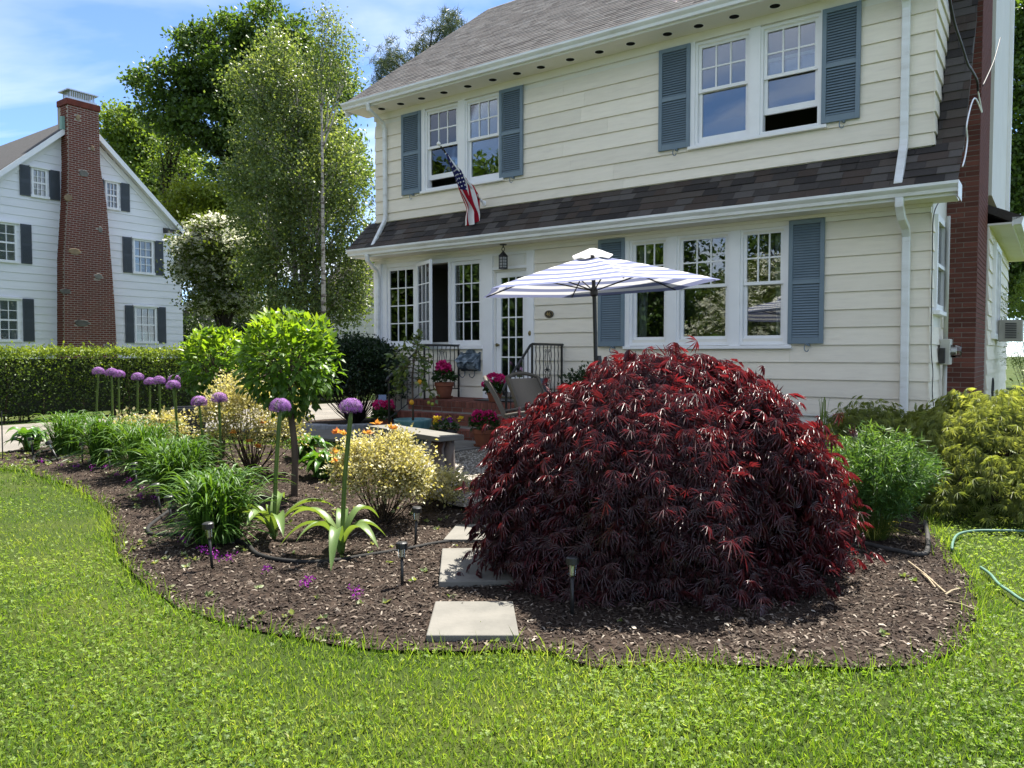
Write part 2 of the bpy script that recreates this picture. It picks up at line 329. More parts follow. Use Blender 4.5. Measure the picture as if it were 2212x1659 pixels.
def smoothline(pts, k=6):
    """Catmull-Rom through points"""
    P = [Vector(p) for p in pts]; out = []
    for i in range(len(P) - 1):
        a, b, c, d = P[max(i - 1, 0)], P[i], P[i + 1], P[min(i + 2, len(P) - 1)]
        for j in range(k):
            t = j / k; out.append(.5 * ((2 * b) + (c - a) * t + (2 * a - 5 * b + 4 * c - d) * t * t + (3 * b - a - 3 * c + d) * t ** 3))
    return out + [P[-1]]

# ---- many small pieces in one mesh
def unit(a): return a / np.maximum(np.linalg.norm(a, axis=-1, keepdims=True), 1e-9)
def frames(d, n):
    d = unit(d); x = unit(np.cross(d, n)); z = np.cross(x, d); return np.stack([x, d, z], axis=-1)
def scatter(name, tv, tf, P, Rm, S, tint, mat, parent=None, kind=None, smooth=False, loc=(0, 0, 0)):
    tv = np.asarray(tv, float); N, k = len(P), len(tv)
    S = np.asarray(S, float); S = np.repeat(S[:, None], 3, 1) if S.ndim == 1 else S
    V = np.einsum('nij,nkj->nki', Rm, tv[None] * S[:, None, :]) + P[:, None, :]
    lens = [len(f) for f in tf]; flat = np.concatenate([np.array(f) for f in tf])
    L = (flat[None] + (np.arange(N) * k)[:, None]).ravel(); ln = np.tile(lens, N); st = np.concatenate([[0], np.cumsum(ln)[:-1]])
    me = bpy.data.meshes.new(name); me.vertices.add(N * k); me.loops.add(len(L)); me.polygons.add(len(ln))
    me.vertices.foreach_set('co', V.ravel().astype(np.float32)); me.loops.foreach_set('vertex_index', L.astype(np.int32))
    me.polygons.foreach_set('loop_start', st.astype(np.int32)); me.polygons.foreach_set('loop_total', ln.astype(np.int32))
    if smooth: me.polygons.foreach_set('use_smooth', np.ones(len(ln), bool))
    at = me.attributes.new('tint', 'FLOAT', 'POINT'); at.data.foreach_set('value', np.repeat(np.clip(tint, 0, 1), k).astype(np.float32))
    me.materials.append(mat); me.update(calc_edges=True)
    o = link(me, name, parent, loc)
    if kind: o['kind'] = kind
    return o
LEAF = ([(0, 0, 0), (.28, .42, .07), (0, 1, -.10), (-.28, .42, .07), (0, .45, -.02)], [(0, 1, 4), (1, 2, 4), (2, 3, 4), (3, 0, 4)])
LEAF2 = ([(0, 0, 0), (.34, .45, .08), (0, 1, -.08), (-.34, .45, .08)], [(0, 1, 2), (0, 2, 3)])
BLADE = ([(-.5, 0, 0), (.5, 0, 0), (.36, .55, .10), (-.36, .55, .10), (0, 1, .34)], [(0, 1, 2, 3), (3, 2, 4)])
def lace_template(n=7, spread=74, w=.034, droop=.40):
    vs, fs = [], []
    for i in range(n):
        a = R(-spread + 2 * spread * i / (n - 1)); ln = 1.0 - .38 * abs(i - (n - 1) / 2) / ((n - 1) / 2)
        dx, dy = math.sin(a), math.cos(a); px, py = dy, -dx; b = len(vs)
        vs += [(0, 0, 0), (dx * ln * .5 + px * w, dy * ln * .5 + py * w, -.03), (dx * ln, dy * ln, -droop * ln), (dx * ln * .5 - px * w, dy * ln * .5 - py * w, -.03)]
        fs += [(b, b + 1, b + 2), (b, b + 2, b + 3)]
    return vs, fs
LACE = lace_template()
def rnd_dirs(n, up=0.0):
    v = rng.normal(size=(n, 3)); v[:, 2] += up; return unit(v)
def inside(poly, X, Y):
    poly = np.asarray(poly); r = np.zeros(len(X), bool); j = len(poly) - 1
    for i in range(len(poly)):
        xi, yi = poly[i]; xj, yj = poly[j]
        c = ((yi > Y) != (yj > Y)) & (X < (xj - xi) * (Y - yi) / (yj - yi + 1e-12) + xi); r ^= c; j = i
    return r

# ================================================================= GROUND
def P2(lst): return [(p.x, p.y) for p in lst]
def G(*px): return [gp(x, y) for x, y in px]
BED = P2(G((-160, 1005), (-60, 1010), (0, 1014), (51, 1019), (102, 1036), (153, 1053), (201, 1077), (232, 1105), (240, 1130), (243, 1160), (258, 1208), (300, 1258), (380, 1312), (470, 1345), (560, 1366), (650, 1382), (740, 1399), (830, 1408), (920, 1412),
              (1010, 1414), (1100, 1408), (1190, 1414), (1240, 1432), (1290, 1446), (1360, 1440), (1450, 1434), (1560, 1442), (1700, 1448), (1850, 1449), (1990, 1441), (2072, 1405), (2106, 1350), (2114, 1290), (2095, 1245), (2055, 1200), (2015, 1150), (1995, 1105), (2010, 1070), (2090, 1052), (2160, 1055))
         + [hw(7.4, .9), hw(7.6, -3), hw(6.4, -3), hw(6.36, 0.02), hw(1.3, 0.02), hw(1.3, 2.0), hw(-.4, 3.0)]
         + G((750, 985), (690, 968), (560, 962), (420, 957), (330, 938), (200, 940), (90, 952), (20, 978), (-80, 985)))
PATIO = P2(G((770, 1000), (860, 1040), (930, 1085), (985, 1102), (1040, 1110), (1200, 1112), (1500, 1108), (1700, 1095)) + [Vector((3.6, 7.4, 0)), hw(5.3, .9), hw(1.35, .9), hw(1.35, 2.0), hw(1.32, 3.06), hw(-.4, 3.06)])
WALK = P2([hw(-5.2, 1.98), hw(1.3, 1.98), hw(1.3, 3.05), hw(-5.2, 3.05)])
DRIVE = P2([hw(-8.0, -30), hw(-4.0, -30), hw(-4.0, 4.6), hw(-3.4, 6.2), hw(-3.2, 14), hw(-8.0, 14)])
HOUSE = P2([hw(-3.3, 0), hw(6.4, 0), hw(6.4, -8), hw(-3.3, -8)])
RING_C, RING_R = Vector((-2.9, 14.15, 0)), 1.35
def wob(x, y, k=1.0, seed=0):
    r = np.random.default_rng(seed); z = 0
    for f in (1.3, 2.9, 6.1, 13.0):
        a, b, c, d = r.uniform(0, 6.28, 4); z = z + np.sin(x * f * k + a + np.sin(y * f * k * .7 + b)) * np.sin(y * f * k + c + np.sin(x * f * .8 * k + d)) / (f ** .7)
    return z / 1.6
def sheet(name, poly, dz, mat, step, amp=0.0, kind='structure'):
    bm = bmesh.new(); bm.faces.new([bm.verts.new((x, y, 0)) for x, y in poly])
    bmesh.ops.triangulate(bm, faces=bm.faces[:])
    xs = [p[0] for p in poly]; ys = [p[1] for p in poly]
    if step:
        for ax, lo, hi in ((0, min(xs), max(xs)), (1, min(ys), max(ys))):
            v = math.ceil(lo / step) * step
            while v < hi:
                co = [0, 0, 0]; co[ax] = v; no = [0, 0, 0]; no[ax] = 1
                bmesh.ops.bisect_plane(bm, geom=bm.verts[:] + bm.edges[:] + bm.faces[:], plane_co=co, plane_no=no); v += step
    for v in bm.verts:
        v.co.z = gz(v.co.x, v.co.y) + dz + (amp * (float(wob(v.co.x, v.co.y, 1.6, 3)) + .6) if amp else 0)
    me = bpy.data.meshes.new(name); bmesh.ops.recalc_face_normals(bm, faces=bm.faces[:]); bm.to_mesh(me); bm.free()
    for p in me.polygons:
        p.use_smooth = True
    if me.polygons and me.polygons[0].normal.z < 0: me.flip_normals()
    me.materials.append(mat); o = link(me, name); o['kind'] = kind; return o
# lawn: one sheet to the horizon, finer near the camera
ax = [-400, -150, -60] + list(np.arange(-30, 30.1, 1.0)) + [60, 150, 400]
mbl = MB(); nx = len(ax)
mbl.add([(x, y, gz(x, y) - .004) for y in ax for x in ax], [(j * nx + i, j * nx + i + 1, (j + 1) * nx + i + 1, (j + 1) * nx + i) for j in range(nx - 1) for i in range(nx - 1)])
mbl.build('lawn', M['lawn'], smooth=True, kind='structure')
sheet('garden_bed', BED, .006, M['mulch'], .12, .016)
sheet('gravel_patio', PATIO, .040, M['gravel'], .25)
sheet('driveway', DRIVE, .010, M['drive'], 1.0)
# bluestone walk: slabs on a bed of sand
wk = sheet('walkway', WALK, .015, M['concrete'], .5)
x = -5.18
while x < 1.2:
    for j, (o0, o1) in enumerate(((1.99, 2.5), (2.51, 3.04))):
        w = rng.uniform(.5, .9); x1 = min(x + w, 1.29) if j == 0 else x1
        p = hw((x + x1) / 2, (o0 + o1) / 2); b = MB().box(-(x1 - x) / 2 + .005, (x1 - x) / 2 - .005, -(o1 - o0) / 2, (o1 - o0) / 2, 0, .035)
        b.build('paving_slab', M['bluestone'], wk, (p.x, p.y, gz(p.x, p.y) + .016), HROT, bevel=.004)
    x = x1

# ---- grass blades and clover
def in_any(X, Y, polys):
    r = np.zeros(len(X), bool)
    for p in polys: r |= inside(p, X, Y)
    return r
NOGRASS = [BED, PATIO, WALK, DRIVE, HOUSE]
def lawn_points(n, r0, r1, pw):
    # denser near the camera; directions cover the view and a step to each side
    u = rng.random(n); r = (r0 ** pw + u * (r1 ** pw - r0 ** pw)) ** (1 / pw); a = rng.uniform(R(-50), R(50), n)
    X, Y = r * np.sin(a) + rng.normal(0, .02, n), r * np.cos(a); k = ~in_any(X + rng.normal(0, .035, n), Y + rng.normal(0, .035, n), NOGRASS); return X[k], Y[k]
def place_blades(name, X, Y, h0, h1, wr, tv, tf, mat, lean, shape=None):
    n = len(X); P = np.stack([X, Y, gza(X, Y) - .004], 1)
    d = np.stack([rng.normal(0, lean, n), rng.normal(0, lean, n), np.ones(n)], 1); nn = np.stack([rng.normal(size=n), rng.normal(size=n), np.zeros(n)], 1)
    h = rng.uniform(h0, h1, n) * (1 + .25 * wob(X, Y, 1.2, 5)); w = wr * rng.uniform(.7, 1.3, n) * (1 + Y * .05)
    t = .42 + .24 * wob(X, Y, .55, 9) + .17 * wob(X, Y, 2.2, 11) + rng.normal(0, .16, n)
    return scatter(name, tv, tf, P, frames(d, nn), np.stack([w, h, h], 1), t, mat, kind='stuff')
X, Y = lawn_points(250000, 2.35, 16, .35)
place_blades('grass', X, Y, .018, .044, .0042, *BLADE, M['grass'], .45)
o = bpy.data.objects['grass']; tag(o, 'short sunlit green grass blades of the mown lawn', 'grass')
# clover: three round leaflets on a thin stalk
cv, cf = [], []
for i in range(3):
    a = 2 * math.pi * i / 3; dx, dy = math.cos(a), math.sin(a); px_, py_ = -dy, dx; b = len(cv)
    cv += [(0, 0, 1), (dx * .5 + px_ * .42, dy * .5 + py_ * .42, 1.12), (dx, dy, 1.05), (dx * .5 - px_ * .42, dy * .5 - py_ * .42, 1.12)]; cf += [(b, b + 1, b + 2, b + 3)]
X, Y = lawn_points(85000, 2.35, 12, .5)
keep = (wob(X, Y, .8, 21) + .5 * wob(X, Y, 2.6, 22) + rng.normal(0, .3, len(X))) > -.15; X, Y = X[keep], Y[keep]
n = len(X); P = np.stack([X, Y, gza(X, Y)], 1); d = np.stack([rng.normal(size=n), rng.normal(size=n), rng.normal(0, .3, n)], 1)
up = np.stack([rng.normal(0, .45, n), rng.normal(0, .45, n), np.ones(n)], 1)
sz = rng.uniform(.006, .0125, n) * (1 + Y * .03)
scatter('clover', cv, cf, P, frames(d, up), np.stack([sz, sz, rng.uniform(.018, .042, n)], 1), .45 + .25 * wob(X, Y, .6, 31) + rng.normal(0, .2, n), M['clover'], kind='stuff')
tag(bpy.data.objects['clover'], 'small round clover leaves spread through the lawn', 'clover')
# taller tufts along the edge of the bed, where the mower does not reach
ex, ey = [], []
B = np.array(BED[:40]); seg = np.linalg.norm(np.diff(B, axis=0), axis=1)
for i in range(len(B) - 1):
    m = int(seg[i] * 420); t = rng.random(m)
    ex.append(B[i, 0] + (B[i + 1, 0] - B[i, 0]) * t + rng.normal(0, .05, m)); ey.append(B[i, 1] + (B[i + 1, 1] - B[i, 1]) * t + rng.normal(0, .045, m) - .03)
X, Y = np.concatenate(ex), np.concatenate(ey); keep = rng.random(len(X)) < .35 + .75 * np.clip(wob(X, Y, 1.5, 41), 0, 1); X, Y = X[keep], Y[keep]
place_blades('edge_grass', X, Y, .05, .13, .0045, *BLADE, M['grass'], .35)
tag(bpy.data.objects['edge_grass'], 'longer uncut grass tufts along the rim of the mulch bed', 'grass')

# ---- mulch chips
def poly_points(poly, n, nb):
    poly_a = np.array(poly); lo, hi = poly_a.min(0), poly_a.max(0); X = rng.uniform(lo[0], hi[0], n); Y = rng.uniform(lo[1], hi[1], n)
    k = inside(poly, X, Y) & ~in_any(X, Y, nb) & (Y < 10.5) & (np.abs(X) < Y * .95 + .4)
    return X[k], Y[k]
CHIP = ([(-.5, -.18, 0), (.5, -.12, .03), (.55, .12, 0), (-.45, .2, .04), (0, -.2, .16), (0, .2, .18)], [(0, 4, 5, 3), (4, 1, 2, 5)])
X, Y = poly_points(BED, 330000, [PATIO]); kp = rng.random(len(X)) < np.clip(1.15 - (Y - 3.4) / 6.5, .12, 1); X, Y = X[kp], Y[kp]
n = len(X); P = np.stack([X, Y, gza(X, Y) + .010 + .016 * (wob(X, Y, 1.6, 3) + .6)], 1)
d = np.stack([rng.normal(size=n), rng.normal(size=n), rng.normal(0, .25, n)], 1); up = np.stack([rng.normal(0, .3, n), rng.normal(0, .3, n), np.ones(n)], 1)
sz = rng.gamma(4, .0045, n) + .008
scatter('mulch_chips', *CHIP, P, frames(up * 0 + d, up), np.stack([sz * rng.uniform(.5, 1.0, n), sz, sz], 1)[:, [1, 0, 2]], np.clip(rng.beta(1.0, 2.2, n) + .10 * wob(X, Y, 1.1, 51), 0, 1), M['chips'], kind='stuff')
tag(bpy.data.objects['mulch_chips'], 'dark brown bark mulch chips covering the garden bed', 'mulch')
# ---- patio pebbles
X, Y = poly_points(PATIO, 34000, [WALK]); kp = (X < 3.2); X, Y = X[kp], Y[kp]; n = len(X)
oct_v = [(1, 0, 0), (-1, 0, 0), (0, 1, 0), (0, -1, 0), (.1, .1, .6), (0, -.1, -.6)]; oct_f = [(0, 2, 4), (2, 1, 4), (1, 3, 4), (3, 0, 4)]
P = np.stack([X, Y, gza(X, Y) + .043], 1); sz = rng.uniform(.008, .02, n)
scatter('gravel', oct_v, oct_f, P, frames(np.stack([rng.normal(size=n), rng.normal(size=n), rng.normal(0, .2, n)], 1), np.stack([rng.normal(0, .3, n), rng.normal(0, .3, n), np.ones(n)], 1)), np.stack([sz, sz * rng.uniform(.6, 1, n), sz * .9], 1), rng.random(n), M['pebbles'], kind='stuff')
tag(bpy.data.objects['gravel'], 'pale tan pea gravel covering the patio', 'gravel')
# ---- seedlings and tiny weeds in the mulch near the lawn edge
X, Y = poly_points(BED, 60000, [PATIO]); pr = np.clip(.02 + .5 * np.clip(wob(X, Y, .9, 61) - .15, 0, 1), 0, 1) * np.where(X < .1, 1.0, .12); kp = rng.random(len(X)) < pr * .8; X, Y = X[kp], Y[kp]
m = 7; X = np.repeat(X, m) + rng.normal(0, .004, len(X) * m); Y = np.repeat(Y, m) + rng.normal(0, .004, len(Y) * m); n = len(X)
d = np.stack([rng.normal(size=n), rng.normal(size=n), rng.uniform(.2, 1.4, n)], 1)
scatter('seedlings', *LEAF2, np.stack([X, Y, gza(X, Y) + .018], 1), frames(d, rnd_dirs(n, 2)), rng.uniform(.018, .045, n), rng.random(n), M['seedling'], kind='stuff')
tag(bpy.data.objects['seedlings'], 'pale green weed seedlings sprouting through the mulch', 'seedlings')

# ================================================================= THE HOUSE
house = thing('house', 'cream clapboard house with blue shutters and a dark shingled skirt roof', 'house', HO, HROT)
class HB(MB):
    def hb(s, s0, s1, o0, o1, z0, z1, mi=0): return s.box(s0, s1, -o1, -o0, z0, z1, mi)
def hpart(name, mat, s0, s1, o0, o1, z0, z1, parent=None, bevel=0.0):
    return HB().hb(s0, s1, o0, o1, z0, z1).build(name, mat, parent or house, bevel=bevel)
SL, SR = -3.26, 6.33
LOW_Z0, LOW_Z1, UP_Z0, UP_Z1 = 0.70, 3.24, 4.05, 6.0
DEPTH = 7.9
# openings (s0, s1, z0, z1)
UW_L = [(-1.95, -1.16), (-1.0, -.24)]; UW_R = [(3.28, 4.07), (4.22, 5.0)]; TW = [(2.25, 2.86), (3.02, 3.81), (3.97, 4.59)]
SUN_W = [(-2.96, -2.22), (-2.16, -1.40), (-1.34, -.64)]
low_open = [(-3.08, -.60, 1.63, 3.24), (-.59, .47, .70, 3.24), (2.16, 4.66, 1.57, 3.24)]
up_open = [(-2.02, -.17, 4.47, 6.0), (3.21, 5.06, 4.47, 6.0)]
def wall_holes(name, s0, s1, z0, z1, holes, o0, o1, mat):
    b = HB(); cuts = sorted({s0, s1} | {h[0] for h in holes} | {h[1] for h in holes})
    for a, c in zip(cuts, cuts[1:]):
        hs = sorted((h[2], h[3]) for h in holes if h[0] < (a + c) / 2 < h[1]); z = z0
        for h0, h1 in hs:
            if h0 > z: b.hb(a, c, o0, o1, z, h0)
            z = max(z, h1)
        if z < z1: b.hb(a, c, o0, o1, z, z1)
    return b.build(name, mat, house)
inner_low = [(s0, s1, 1.72, 3.18) for s0, s1 in TW] + [(s0 + .03, s1 - .03, 1.72, 3.16) for s0, s1 in SUN_W] + [(-.36, .31, .84, 2.92)]
inner_up = [(s0 + .02, s1 - .02, 4.55, 5.93) for s0, s1 in UW_L + UW_R]
wall_holes('wall', SL + .01, SR - .01, .2, 3.36, inner_low, -.14, -.004, M['cream_trim'])
wall_holes('wall', SL + .01, SR - .01, 3.95, 6.12, inner_up, -.14, -.004, M['cream_trim'])
# rooms behind the glass
for z0, z1 in ((.75, 3.3), (4.1, 6.1)):
    b = HB(); b.hb(SL + .2, SR - .2, -4.2, -4.1, z0, z1); b.hb(SL + .1, SL + .2, -4.1, -.15, z0, z1); b.hb(SR - .2, SR - .1, -4.1, -.15, z0, z1)
    b.hb(SL + .1, SR - .1, -4.2, -.15, z0 - .1, z0); b.hb(SL + .1, SR - .1, -4.2, -.15, z1, z1 + .1); b.hb(.95, 1.05, -4.1, -.15, z0, z1); b.build('interior_wall', M['interior'], house)
# side and back walls
b = HB(); b.hb(SR - .15, SR, -DEPTH, -.145, .2, 6.1); b.hb(SL, SL + .15, -DEPTH, -.145, .2, 6.1); b.hb(SL, SR, -DEPTH - .15, -DEPTH - .002, .2, 6.1)
b.build('wall', M['cream_trim'], house)
hpart('foundation', M['concrete'], SL + .03, SR - .03, -DEPTH, -.02, -.1, .69)

# ---- clapboards, one board at a time
def board(s0, s1, z0, z1, zt, o=0.0):
    f = lambda z: .030 - .022 * (z - z0) / max(.01, (zt - z0))
    HB().prism([(-o - f(z0), z0 + .001), (-o, z0 + .001), (-o, z1 - .001), (-o - f(z1), z1 - .001)], s0, s1, 'x').build('siding_board', M['siding'], house)
def courses(zs, s0, s1, holes):
    for z0, z1 in zip(zs, zs[1:]):
        cuts = sorted({s0, s1} | {h[0] for h in holes} | {h[1] for h in holes}); runs = []
        for a, c in zip(cuts, cuts[1:]):
            rs = [(z0, z1)]
            for h in holes:
                if h[0] < (a + c) / 2 < h[1]:
                    rs = [q for r0, r1 in rs for q in ((r0, min(r1, h[2])), (max(r0, h[3]), r1)) if q[1] - q[0] > .02]
            for r in rs:
                if runs and runs[-1][1] == a and runs[-1][2] == r: runs[-1][1] = c
                else: runs.append([a, c, r])
        for a, c, (r0, r1) in runs:
            segs = [a, c]
            if c - a > 3.2: segs = [a, a + (c - a) * rng.uniform(.35, .65), c]
            for p, q in zip(segs, segs[1:]): board(p + .001, q - .001, r0, r1, z1)
courses([.70 + .2305 * i for i in range(12)], SL, SR, low_open)
courses([4.05, 4.21] + [4.21 + .244 * i for i in range(1, 8)], SL, SR, up_open)
# side wall boards (plane s = SR), from the corner back to the chimney, with the return on the dormer cheek
def sboard(o0, o1, z0, z1, s=SR, name='siding_board'):
    HB().prism([(s + .030, z0 + .001), (s, z0 + .001), (s, z1 - .001), (s + .008, z1 - .001)], -o0, -o1, 'y').build(name, M['siding'], house)
SIDEWIN = (-1.02, -.22, 2.0, 3.3)
for i in range(11):
    z0 = .70 + .2305 * i; z1 = z0 + .2305
    if z1 > SIDEWIN[2] and z0 < SIDEWIN[3]:
        sboard(.03, SIDEWIN[1] + .06, z0, z1); sboard(SIDEWIN[0] - .08, -1.49, z0, z1)
    else: sboard(.03, -1.49, z0, z1)
GAM = lambda z: -.02 - (z - 4.0) * (1.48 / 2.4)          # out of the steep roof slope at height z
for i in range(9):
    z0 = 4.21 + .244 * (i - 1) if i else 4.05; z1 = 4.21 + .244 * i
    sboard(.03, GAM((z0 + z1) / 2) - .05, z0, min(z1, 6.1))
# ---- trim: frieze, soffits, corner blocks
hpart('frieze_board', M['cream_trim'], SL, SR, 0.0, .045, 3.24, 3.342)
hpart('frieze_moulding', M['cream_trim'], SL - .02, SR + .02, .045, .085, 3.30, 3.343)
hpart('soffit', M['cream_trim'], -3.46, 6.62, -.02, .44, 3.344, 3.365)
hpart('fascia', M['white'], -3.46, 6.64, .441, .462, 3.335, 3.47)
hpart('frieze_board', M['cream_trim'], SL, SR, 0.0, .04, 6.0, 6.119)
hpart('soffit', M['cream_trim'], -3.5, 6.7, -.02, .49, 6.12, 6.14)
hpart('fascia', M['white'], -3.52, 6.72, .491, .512, 6.11, 6.23)
hpart('water_table', M['cream_trim'], SL - .01, SR + .01, .0, .034, .675, .699)
# vents in the soffit
vent = MB().lathe([(.068, 0), (.068, -.004), (.060, -.006)], 20).mesh('soffit_vent', M['dark'])
ring = MB().lathe([(.082, .001), (.082, -.003), (.066, -.0035)], 20).mesh('vent_rim', M['white'])
for s_ in (-2.84, -2.35, -1.83, -1.3, -.76, -.22, .28, .75, 1.3, 1.82, 2.35, 2.94, 3.41, 3.92, 4.47, 5.05, 5.6):
    v = link(vent, 'soffit_vent', house, (s_, -.25, 6.1185)); link(ring, 'vent_rim', v, (0, 0, .0005))
# ---- gutters: K profile
def gutter(name, s0, s1, o, z, h=.115, d=.115):
    prof = [(-o, z), (-o - d * .55, z), (-o - d * .62, z + h * .35), (-o - d * .85, z + h * .55), (-o - d, z + h * .72), (-o - d, z + h), (-o - d + .012, z + h), (-o - d + .012, z + h * .8), (-o - .01, z + h * .5), (-o - .01, z + h), (-o, z + h)]
    return HB().prism(prof, s0, s1, 'x').build(name, M['gutter'], house)
gutter('gutter', -3.5, 6.66, .464, 3.372); gutter('gutter', -3.56, 6.75, .514, 6.135)
hpart('gutter_end_cap', M['white'], 6.661, 6.668, .2, .579, 3.30, 3.49)
def downspout(pts, w=.075, d=.06):
    b = MB()
    q = [Vector((s, -o, z)) for s, o, z in pts]; vs = []
    for i, p in enumerate(q):
        dr = (q[min(i + 1, len(q) - 1)] - q[max(i - 1, 0)]).normalized(); a = Vector((1, 0, 0)) - dr * dr.x; a.normalize(); c = dr.cross(a)
        vs += [p + a * (w / 2 * i1) + c * (d / 2 * j1) for i1, j1 in ((-1, -1), (1, -1), (1, 1), (-1, 1))]
    n = len(q); b.add(vs, [(i * 4 + k, i * 4 + (k + 1) % 4, i * 4 + 4 + (k + 1) % 4, i * 4 + 4 + k) for i in range(n - 1) for k in range(4)] + [(3, 2, 1, 0), (n * 4 - 4, n * 4 - 3, n * 4 - 2, n * 4 - 1)])
    return b.build('downspout', M['gutter'], house, bevel=.012)
downspout([(6.02, .57, 6.14), (6.02, .5, 6.0), (6.02, .12, 5.84), (6.02, .075, 5.75), (6.02, .075, 4.15), (6.02, .12, 4.03), (6.03, .50, 3.52)], .095, .07)
downspout([(6.05, .50, 3.37), (6.05, .50, 3.27), (6.06, .40, 3.14), (6.07, .16, 3.06), (6.07, .085, 2.95), (6.08, .085, .66), (6.09, .2, .52)], .095, .07)
downspout([(-2.88, .57, 6.14), (-2.88, .55, 6.04), (-2.93, .14, 5.9), (-2.94, .075, 5.78), (-2.94, .075, 4.14), (-2.92, .12, 4.03), (-2.85, .50, 3.52)])
downspout([(-2.98, .52, 3.37), (-2.99, .50, 3.26), (-3.10, .16, 3.10), (-3.12, .10, 2.98), (-3.16, .10, .5)])

# ---- roofs
def roof_plane(s0, s1, o0, z0, o1, z1, th, name, mat):
    d = Vector((o1 - o0, z1 - z0)).normalized(); n = Vector((-d.y, d.x)) if d.x > 0 else Vector((d.y, -d.x))
    return HB().prism([(-o0, z0), (-o1, z1), (-o1 - n.x * th, z1 - abs(n.y) * th), (-o0 - n.x * th, z0 - abs(n.y) * th)], s0, s1, 'x').build(name, mat, house)
RS0, RS1 = -3.58, 6.72; EO, EZ, RO, RZ = .575, 6.235, -3.96, 9.64
HB().prism([(-EO, EZ), (-RO, RZ), (-(2 * RO - EO) - .0, EZ), (-(2 * RO - EO) - .05, EZ - .06), (-RO, RZ - .12), (-EO + .03, EZ - .05)], RS0, RS1, 'x').build('roof', M['roof_base'], house)
# the tan shingles: tabs in offset rows, too fine to pick apart
ln = math.hypot(EO - RO, RZ - EZ); dirv = np.array([(EO - RO) / ln, (RZ - EZ) / ln]); nrm = np.array([(RZ - EZ) / ln, (EO - RO) / ln])
rows = int(ln / .125); PP, SS = [], []
for r_ in range(rows + 1):
    s_ = RS0 + rng.uniform(-.3, 0)
    while s_ < RS1:
        w = rng.choice([.12, .17, .22, .3]); a, c = max(s_, RS0), min(s_ + w, RS1)
        if c - a > .02:
            t = r_ * .125; PP.append(((a + c) / 2, EO - dirv[0] * t, EZ + dirv[1] * t)); SS.append(((c - a) - .006, .15, rng.choice([.002, .003, .007])))
        s_ += w
PP, SS = np.array(PP), np.array(SS); P = np.stack([PP[:, 0], -PP[:, 1], PP[:, 2]], 1)
up3 = np.array([0, dirv[0], dirv[1]]); n3 = np.array([0, -nrm[0], nrm[1]])
Rm = np.repeat(np.stack([np.array([1, 0, 0]), up3, n3], -1)[None], len(P), 0)
tabv = [(-.5, -.02, .1), (.5, -.02, .1), (.5, .98, 0), (-.5, .98, 0), (-.5, -.02, 1.0), (.5, -.02, 1.0)]
M['roof_tabs'] = leafmat('tan_shingle_tabs', ((.17, .148, .132), (.22, .195, .176), (.26, .235, .212), (.30, .275, .25)), 0, .9, .15)
o = scatter('roof_shingles', tabv, [(4, 5, 2, 3), (0, 1, 5, 4), (1, 2, 5), (0, 4, 3)], P + n3 * .004, Rm, SS, rng.beta(2, 2, len(P)), M['roof_tabs'], house, kind='stuff')
# rake boards
for s_ in (RS0 + .04, RS1 - .04):
    HB().prism([(-EO + .02, EZ - .06), (-RO, RZ - .13), (-RO, RZ - .30), (-EO + .1, EZ - .22)], s_ - .02, s_ + .02, 'x').build('rake_board', M['white'], house)
HB().prism([(.1, 6.13), (-RO, RZ - .16), (-(2 * RO), 6.13)], SL + .02, SL + .08, 'x').build('gable_wall', M['cream_trim'], house)
HB().prism([(.1, 6.13), (-RO, RZ - .16), (-(2 * RO), 6.13)], SR - .08, SR - .02, 'x').build('gable_wall', M['cream_trim'], house)
# skirt roof: bell-cast lower slope, then the steep gambrel slope beside the dormer
AP = [(.56, 3.475), (-.02, 4.045)]; GB = [(-.02, 4.0), (-1.5, 6.4), (-2.0, 7.2)]
HB().prism([(-.55, 3.46), (.06, 4.06), (.06, 3.95), (-.5, 3.43)], -3.46, 6.64, 'x').build('roof_deck', M['roof_base'], house)
HB().prism([(.07, 3.97), (1.57, 6.37), (2.07, 7.17), (2.2, 7.15), (.2, 3.97)], SR + .002, 6.64, 'x').build('roof_deck', M['roof_base'], house)
HB().prism([(.07, 3.97), (1.57, 6.37), (2.07, 7.17), (2.2, 7.15), (.3, 3.97)], -3.46, SL - .002, 'x').build('roof_deck', M['roof_base'], house)
shm = []
for m_ in M['shingles']:
    shm.append(MB().add([(-.5, 0, .1), (.5, 0, .1), (.5, 1, 0), (-.5, 1, 0), (-.5, 0, 1), (.5, 0, 1)], [(4, 5, 2, 3), (0, 1, 5, 4), (1, 2, 5), (0, 4, 3), (0, 3, 2, 1)]).mesh('shingle', m_))
def shingle_rows(A, B_, s0, s1, expo, wmin, wmax):
    a, b_ = Vector((A[0], A[1])), Vector((B_[0], B_[1])); L = (b_ - a).length; d = (b_ - a) / L; n_ = max(1, round(L / expo)); e = L / n_
    # local x = s, y = up the slope, z = outward normal
    mat = Matrix(((1, 0, 0), (0, -d.x, -d.y), (0, d.y, -d.x))); q = mat.to_euler()
    for r_ in range(n_):
        s_ = s0 + rng.uniform(-wmax, 0); p = a + d * (e * r_)
        while s_ < s1:
            w = rng.uniform(wmin, wmax); x0, x1 = max(s_, s0), min(s_ + w, s1); s_ += w
            if x1 - x0 < .03: continue
            o = link(shm[rng.integers(len(shm))], 'shingle', house, ((x0 + x1) / 2, -p.x - d.y * .008, p.y - d.x * .008)); o.rotation_euler = q; o.scale = (x1 - x0 - .003, e + .018, rng.choice([.010, .013, .018]))
shingle_rows(AP[0], AP[1], -3.48, 6.66, .155, .16, .36)
shingle_rows(GB[0], GB[1], SR + .03, 6.66, .155, .15, .3)

